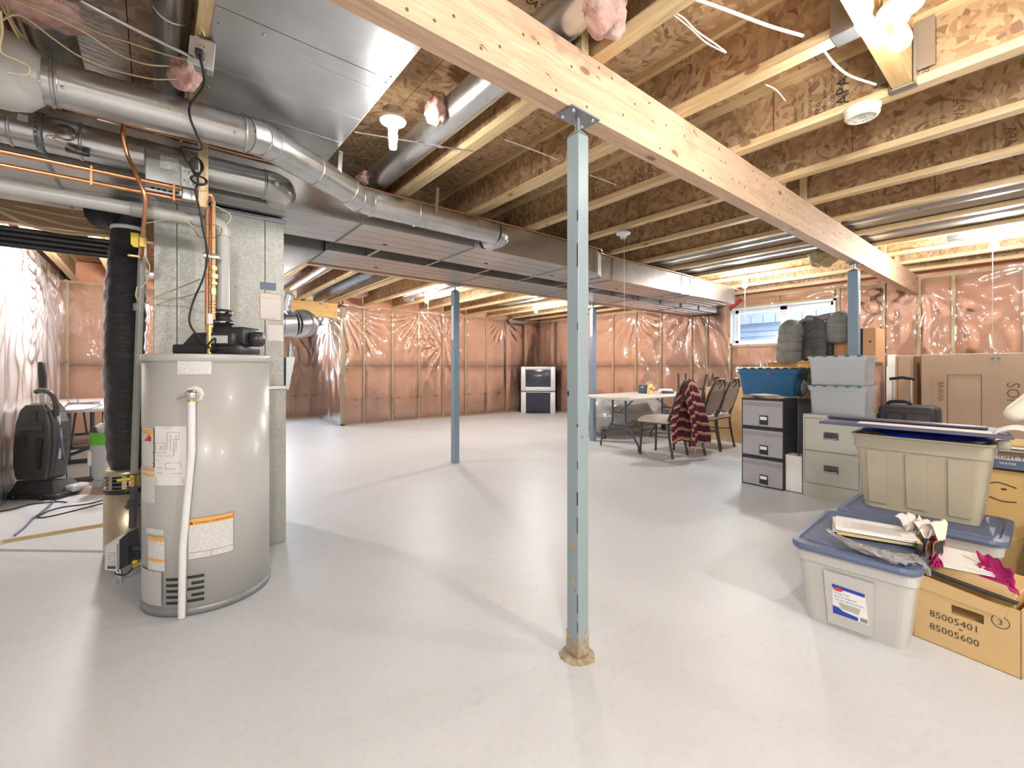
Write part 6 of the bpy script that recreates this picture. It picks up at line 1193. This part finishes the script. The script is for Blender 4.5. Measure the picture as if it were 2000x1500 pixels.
bl_id = thing('loose_lid', 'large dark slate lid lying across the top of the tan bin', 'lid', (2.95, .5, .80))
Ml = LM((3.10, .49, .806), .10) @ Matrix.Rotation(.012, 4, 'X'); obj('lid_board', MB().rbox(-.20, .23, -.36, .36, 0, .010, .004).box(-.20, -.19, -.355, .355, .008, .018).xf(Ml), M['lid_slate'], bl_id); obj('inner_paper', MB().rbox(-.12, -.02, -.30, .20, .0102, .014, .002, 1, False).xf(Ml), M['paper_pink'], bl_id); obj('raised_rim', MB().rbox(.03, .10, -.29, .36, .014, .026, .004).xf(Ml), M['lid_slate'], bl_id)
wp = solo('paper_roll', MB().grid(lambda a, b: Vector((2.93+.20*b, .17-.10*a, .826+.022*math.sin(a*PI*.8)+.006*b)), 12, 6), M['paper'], 'white curled paper strip at the right end of the slate lid', 'paper')
obj('handle_end', MB().rbox(3.10, 3.16, .13, .175, .735, .775, .008), M['bin_tan'], tn)
# papers and wrap on the front lid
ZT = .362
pk = [(0, .0, .0, 'paper_yellow', .05), (0, .01, .006, 'paper', -.02), (.01, -.01, .012, 'paper_yellow', .03), (-.005, .0, .018, 'paper', 0), (.0, .004, .021, 'paper', .05), (.006, .0, .024, 'paper', -.04)]
pc0 = W(1700, 1035, z=ZT+.02)
for k, (dx, dy, dz, mt, rz) in enumerate(pk):
    o = solo('envelope', MB().rbox(-.095, .095, -.15, .13, 0, .0045, .0015, 1, False).xf(Matrix.Translation((pc0.x+dx, pc0.y+dy, ZT+.004+dz)) @ Matrix.Rotation(.28+rz, 4, 'Z')), M[mt], ('lowest yellow envelope', 'lower white sheet', 'middle yellow envelope', 'middle white sheet', 'upper white sheet', 'topmost printed letter')[k]+' of the pile on the front blue-grey lid', 'paper')
    if k == 5:
        Mt = Matrix.Translation((pc0.x+dx, pc0.y+dy, ZT+.0088+dz)) @ Matrix.Rotation(.28+rz, 4, 'Z')
        for q in range(9): obj('print_line', MB().box(-.07+.012*q, -.067+.012*q, -.10, .10-.03*(q % 3), 0, .0004).xf(Mt), M['cabinet_grey'], o)
        obj('address_window', MB().box(-.02, .03, -.13, -.08, 0, .0005).xf(Mt), M['bin_grey'], o)
mb = MB(); wa = [W(1615, 1035, z=ZT+.03), W(1650, 1058, z=ZT+.02), W(1700, 1075, z=ZT+.02), W(1750, 1090, z=ZT+.02), W(1790, 1095, z=ZT), W(1808, 1110, z=ZT-.03)]; sp_ = spline(wa, 8)
def wr_(a, b):
    i = min(int(b*(len(sp_)-1)), len(sp_)-1); p_ = sp_[i]; r_ = (.022+.018*b)*(1+.5*noise.noise(Vector((a*8, b*22, 1)))); th = 2*PI*a
    return p_+Vector((r_*math.cos(th)*.9, r_*math.cos(th)*.5, r_*.55*math.sin(th)))
solo('plastic_wrap', mb.grid(wr_, 30, len(sp_)-1), M['clear_crinkle'], 'clear crinkled cellophane wrap trailing over the front lid edge', 'wrap')
sc_ = thing('tissue_crumple', 'crumpled cream tissue paper at the right end of the letter pile', 'paper', W(1800, 1030, z=ZT+.04)); c = W(1800, 1040, z=ZT+.03)
for q, (dx, dy, r_, sd_) in enumerate(((.02, .04, .055, 1), (0, -.03, .06, 4), (-.02, .0, .05, 9))): obj('tissue_fold', MB().grid(lambda a, b: c+Vector((dx+r_*(b-.5)*2+.012*math.sin(a*9+sd_), dy+r_*(a-.5)*1.6, .03+.03*math.sin(a*7+sd_+b*3)+.015*noise.noise(Vector((a*4, b*4, sd_))))), 16, 12), M['cream_plastic' if q == 1 else 'paper_pink'], sc_, recalc=False)
bk = thing('booklet', 'fanned orange and black booklet beside the crumpled tissue paper', 'book', W(1812, 1070, z=ZT)); c = W(1808, 1072, z=ZT+.02)
for q in range(7): obj('page', MB().grid(lambda a, b: c+Vector((-.03+.07*b, -.035+.012*q*.8+.02*b*(q-3)/3*.6, .035-.05*a-.004*q+.01*math.sin(b*PI))), 4, 6), M['ink_orange' if q % 2 else 'ink'], bk, recalc=False)
# banker box
B0 = Vector((2.459, .374, 0)); B1 = Vector((2.413, .075, 0)); uy = (B1-B0).normalized(); ux = Vector((-uy.y, uy.x, 0)); bw_, bd_, bh = (B1-B0).length, .39, .245
Mb = Matrix((ux, -uy, Vector((0, 0, 1)))).transposed().to_4x4(); Mb.translation = B1; # local: x depth, y towards B0 (left), z up
bb_ = thing('banker_box', 'open brown cardboard file box with handwritten numbers at bottom right', 'box', (B0+B1)/2)
wl2 = .004; fr = MB(); fr.box(0, bd_, 0, wl2, 0, bh).box(0, bd_, bw_-wl2, bw_, 0, bh).box(bd_-wl2, bd_, 0, bw_, 0, bh).box(0, bd_, 0, bw_, 0, wl2)
y0h, y1h, z0h, z1h = .095, .185, .150, .185
fr.box(0, wl2, 0, bw_, 0, z0h).box(0, wl2, 0, bw_, z1h, bh).box(0, wl2, 0, y0h, z0h, z1h).box(0, wl2, y1h, bw_, z0h, z1h)
obj('box_body', fr.xf(Mb), M['banker_box'], bb_)
obj('lid_rim', MB().hexa([(-.006, .045, .200), (-.002, .045, .200), (-.002, bw_+.006, .215), (-.006, bw_+.006, .215)], [(-.006, .030, .240), (-.002, .030, .240), (-.002, bw_+.006, .272), (-.006, bw_+.006, .272)]).box(-.004, bd_*.45, bw_, bw_+.005, .21, .27).xf(Mb), M['banker_box'], bb_)
obj('lid_flap', MB().hexa([(.05, .02, .245), (.056, .02, .245), (.056, bw_, .262), (.05, bw_, .262)], [(.06, .05, .30), (.066, .05, .30), (.066, bw_, .325), (.06, bw_, .325)]).xf(Mb), M['banker_box'], bb_)
obj('back_flap', MB().hexa([(bd_*.5, -.02, .245), (bd_, -.02, .245), (bd_, 0, .25), (bd_*.5, 0, .25)], [(bd_*.5, -.06, .285), (bd_, -.06, .285), (bd_, -.05, .29), (bd_*.5, -.05, .29)]).xf(Mb), M['banker_box'], bb_)
hm = lambda y, z: Mb @ facing((-.0012, y, z), (0, -1, 0), (0, 0, 1))
for t_, y, z, s in (('85005401', .250, .110, .036), ('-', .165, .088, .045), ('85005600', .250, .058, .036), ('3', .060, .171, .030)): obj('handwriting', text_mb(t_, s, hm(y, z)), M['marker'], bb_)
obj('circle_mark', ring(MB(), Mb @ Vector((-.0008, .052, .182)), Mb.to_3x3() @ Vector((1, 0, 0)), .022, .0006, .0022, 24), M['marker'], bb_)
for q in range(3): solo('black_rod', MB().tube([Mb @ Vector((.02+.012*q, .015, .258)), Mb @ Vector((.02+.012*q, bw_-.03, .280))], .0035, 8), M['black_rubber' if q != 1 else 'dark_grey'], ('front', 'middle', 'rear')[q]+' of three thin black rods lying on the banker box', 'rod')
solo('folder_stack', MB().rbox(.08, .36, .03, bw_-.02, .03, .262, .004, 1, False).xf(Mb), M['cardboard_yellow'], 'packed folders filling the open banker box', 'folders')
pp = W(1870, 1090, z=.34)
for q in range(3): solo('envelope', MB().rbox(-.07, .07, -.10, .09, 0, .003, .001, 1, False).xf(Matrix.Translation((pp.x+.01*q, pp.y, .325+.006*q)) @ Matrix.Rotation(.22-.1*q, 4, 'Z') @ Matrix.Rotation(-.16, 4, 'Y')), M['paper'], ('lowest', 'middle', 'topmost')[q]+' of the white envelopes heaped on the banker box', 'paper')
def rag(label, P4, seed, n=22):
    a_, b_, c_, d_ = [Vector(p_) for p_ in P4]
    def fn(u, v):
        p_ = a_.lerp(b_, u).lerp(d_.lerp(c_, u), v); return p_+Vector((.012*noise.noise(Vector((u*3, v*3, seed))), .012*noise.noise(Vector((u*3, v*4, seed+5))), .022*noise.noise(Vector((u*4, v*4, seed+9)))))
    o = solo('magenta_cloth', MB().grid(fn, n, n), M['magenta'], label, 'cloth'); md = o.modifiers.new('s', 'SOLIDIFY'); md.thickness = .003; return o
rag('large magenta cloth scrap hanging off the right end of the banker box', [W(1908, 1075, z=.38), W(1975, 1110, z=.37), W(1990, 1165, z=.27), W(1915, 1125, z=.31)], 2)
rag('small magenta cloth scrap by the orange booklet', [W(1818, 1048, z=.37), W(1846, 1042, z=.38), W(1838, 1085, z=.35), W(1818, 1105, z=.34)], 6); rag('magenta cloth scrap under the white envelopes', [W(1815, 1088, z=.33), W(1840, 1098, z=.33), W(1838, 1108, z=.32), W(1815, 1104, z=.32)], 11, 10)
# right edge: tins flat, drawn-on carton, loose papers, black bag, cream arm
ed_ = thing('carton', 'brown carton with a marker-drawn shape behind the tan bin at the right edge', 'box', (3.72, .12, 0)); cell_box(ed_, 3.60, 3.90, .10, .30, .0, .56, 'cardboard_yellow'); 
mb = MB(); fx = 3.598; mb.tube(spline([(fx, .29, .48), (fx, .24, .475), (fx, .20, .49), (fx, .15, .478), (fx, .13, .47)], 5), .003, 5); mb.tube(spline([(fx, .29, .40), (fx, .25, .40), (fx, .235, .44), (fx, .25, .47)], 5), .003, 5); mb.tube(spline([(fx, .23, .405), (fx, .18, .39), (fx, .13, .395)], 5), .003, 5); mb.rbox(fx-.002, fx, .165, .185, .452, .462, .001)
obj('marker_drawing', mb, M['marker'], ed_)
tu = thing('tin_tray', 'blue and white printed carton tray at the right edge reading light tuna', 'box', (3.6, .1, .57)); obj('tray_body', MB().rbox(3.55, 3.80, -.12, .225, .575, .655, .004, 1, False), M['lid_blue'], tu); obj('white_band', MB().box(3.5485, 3.5495, -.12, .225, .625, .652), M['paper'], tu)
obj('lettering', text_mb('LIGHT TUNA', .030, facing((3.548, .212, .628), (0, -1, 0), (0, 0, 1))), M['ink_brown'], tu); obj('lettering', text_mb('WATER', .018, facing((3.548, .19, .600), (0, -1, 0), (0, 0, 1))), M['paper'], tu)
for q, (z, mt, lab) in enumerate(((.657, 'ink_brown', 'dark brown flat folder on the tuna tray'), (.672, 'cabinet_grey', 'grey flat book on the tuna tray'), (.689, 'cream_plastic', 'cream magazine in the stack at the right edge'), (.704, 'cardboard_yellow', 'yellowish topmost magazine in the stack at the right edge'))): solo('magazine', MB().rbox(3.50+.01*q, 3.80, -.14, .205-.015*q, z, z+.013, .003, 1, False), M[mt], lab, 'magazine')
bgb = solo('black_bag', MB().grid(lambda a, b: Vector((3.42+.17*math.cos(2*PI*a)*math.sin(PI*b)**.7, -.06+.14*math.sin(2*PI*a)*math.sin(PI*b)**.7, .17-.17*math.cos(PI*b)))+Vector((.02, .02, 0))*noise.noise(Vector((a*8, b*9, 3))), 40, 24), M['black_rubber'], 'black bag slumped on the floor at the right edge behind the banker box', 'bag')
arm = thing('lamp_arm', 'cream rounded arm poking in from the right edge above the slate lid', 'lamp', (3.3, .02, .9)); q0, q1 = W(1967, 818, x=3.3), W(2040, 770, x=3.3)
obj('arm', MB().tube([q0, q0.lerp(q1, .06), q0.lerp(q1, .25), q1], [.006, .03, .042, .05], 18), M['cream_plastic'], arm); obj('arm_base', MB().tube([q1, Vector((q1.x, q1.y-.03, .40))], .018, 12), M['cream_plastic'], arm); obj('base_plate', MB().lathe((q1.x, q1.y-.03, .36), [(0, .04), (.06, .03), (.06, 0), (0, 0)], 20), M['cream_plastic'], arm)
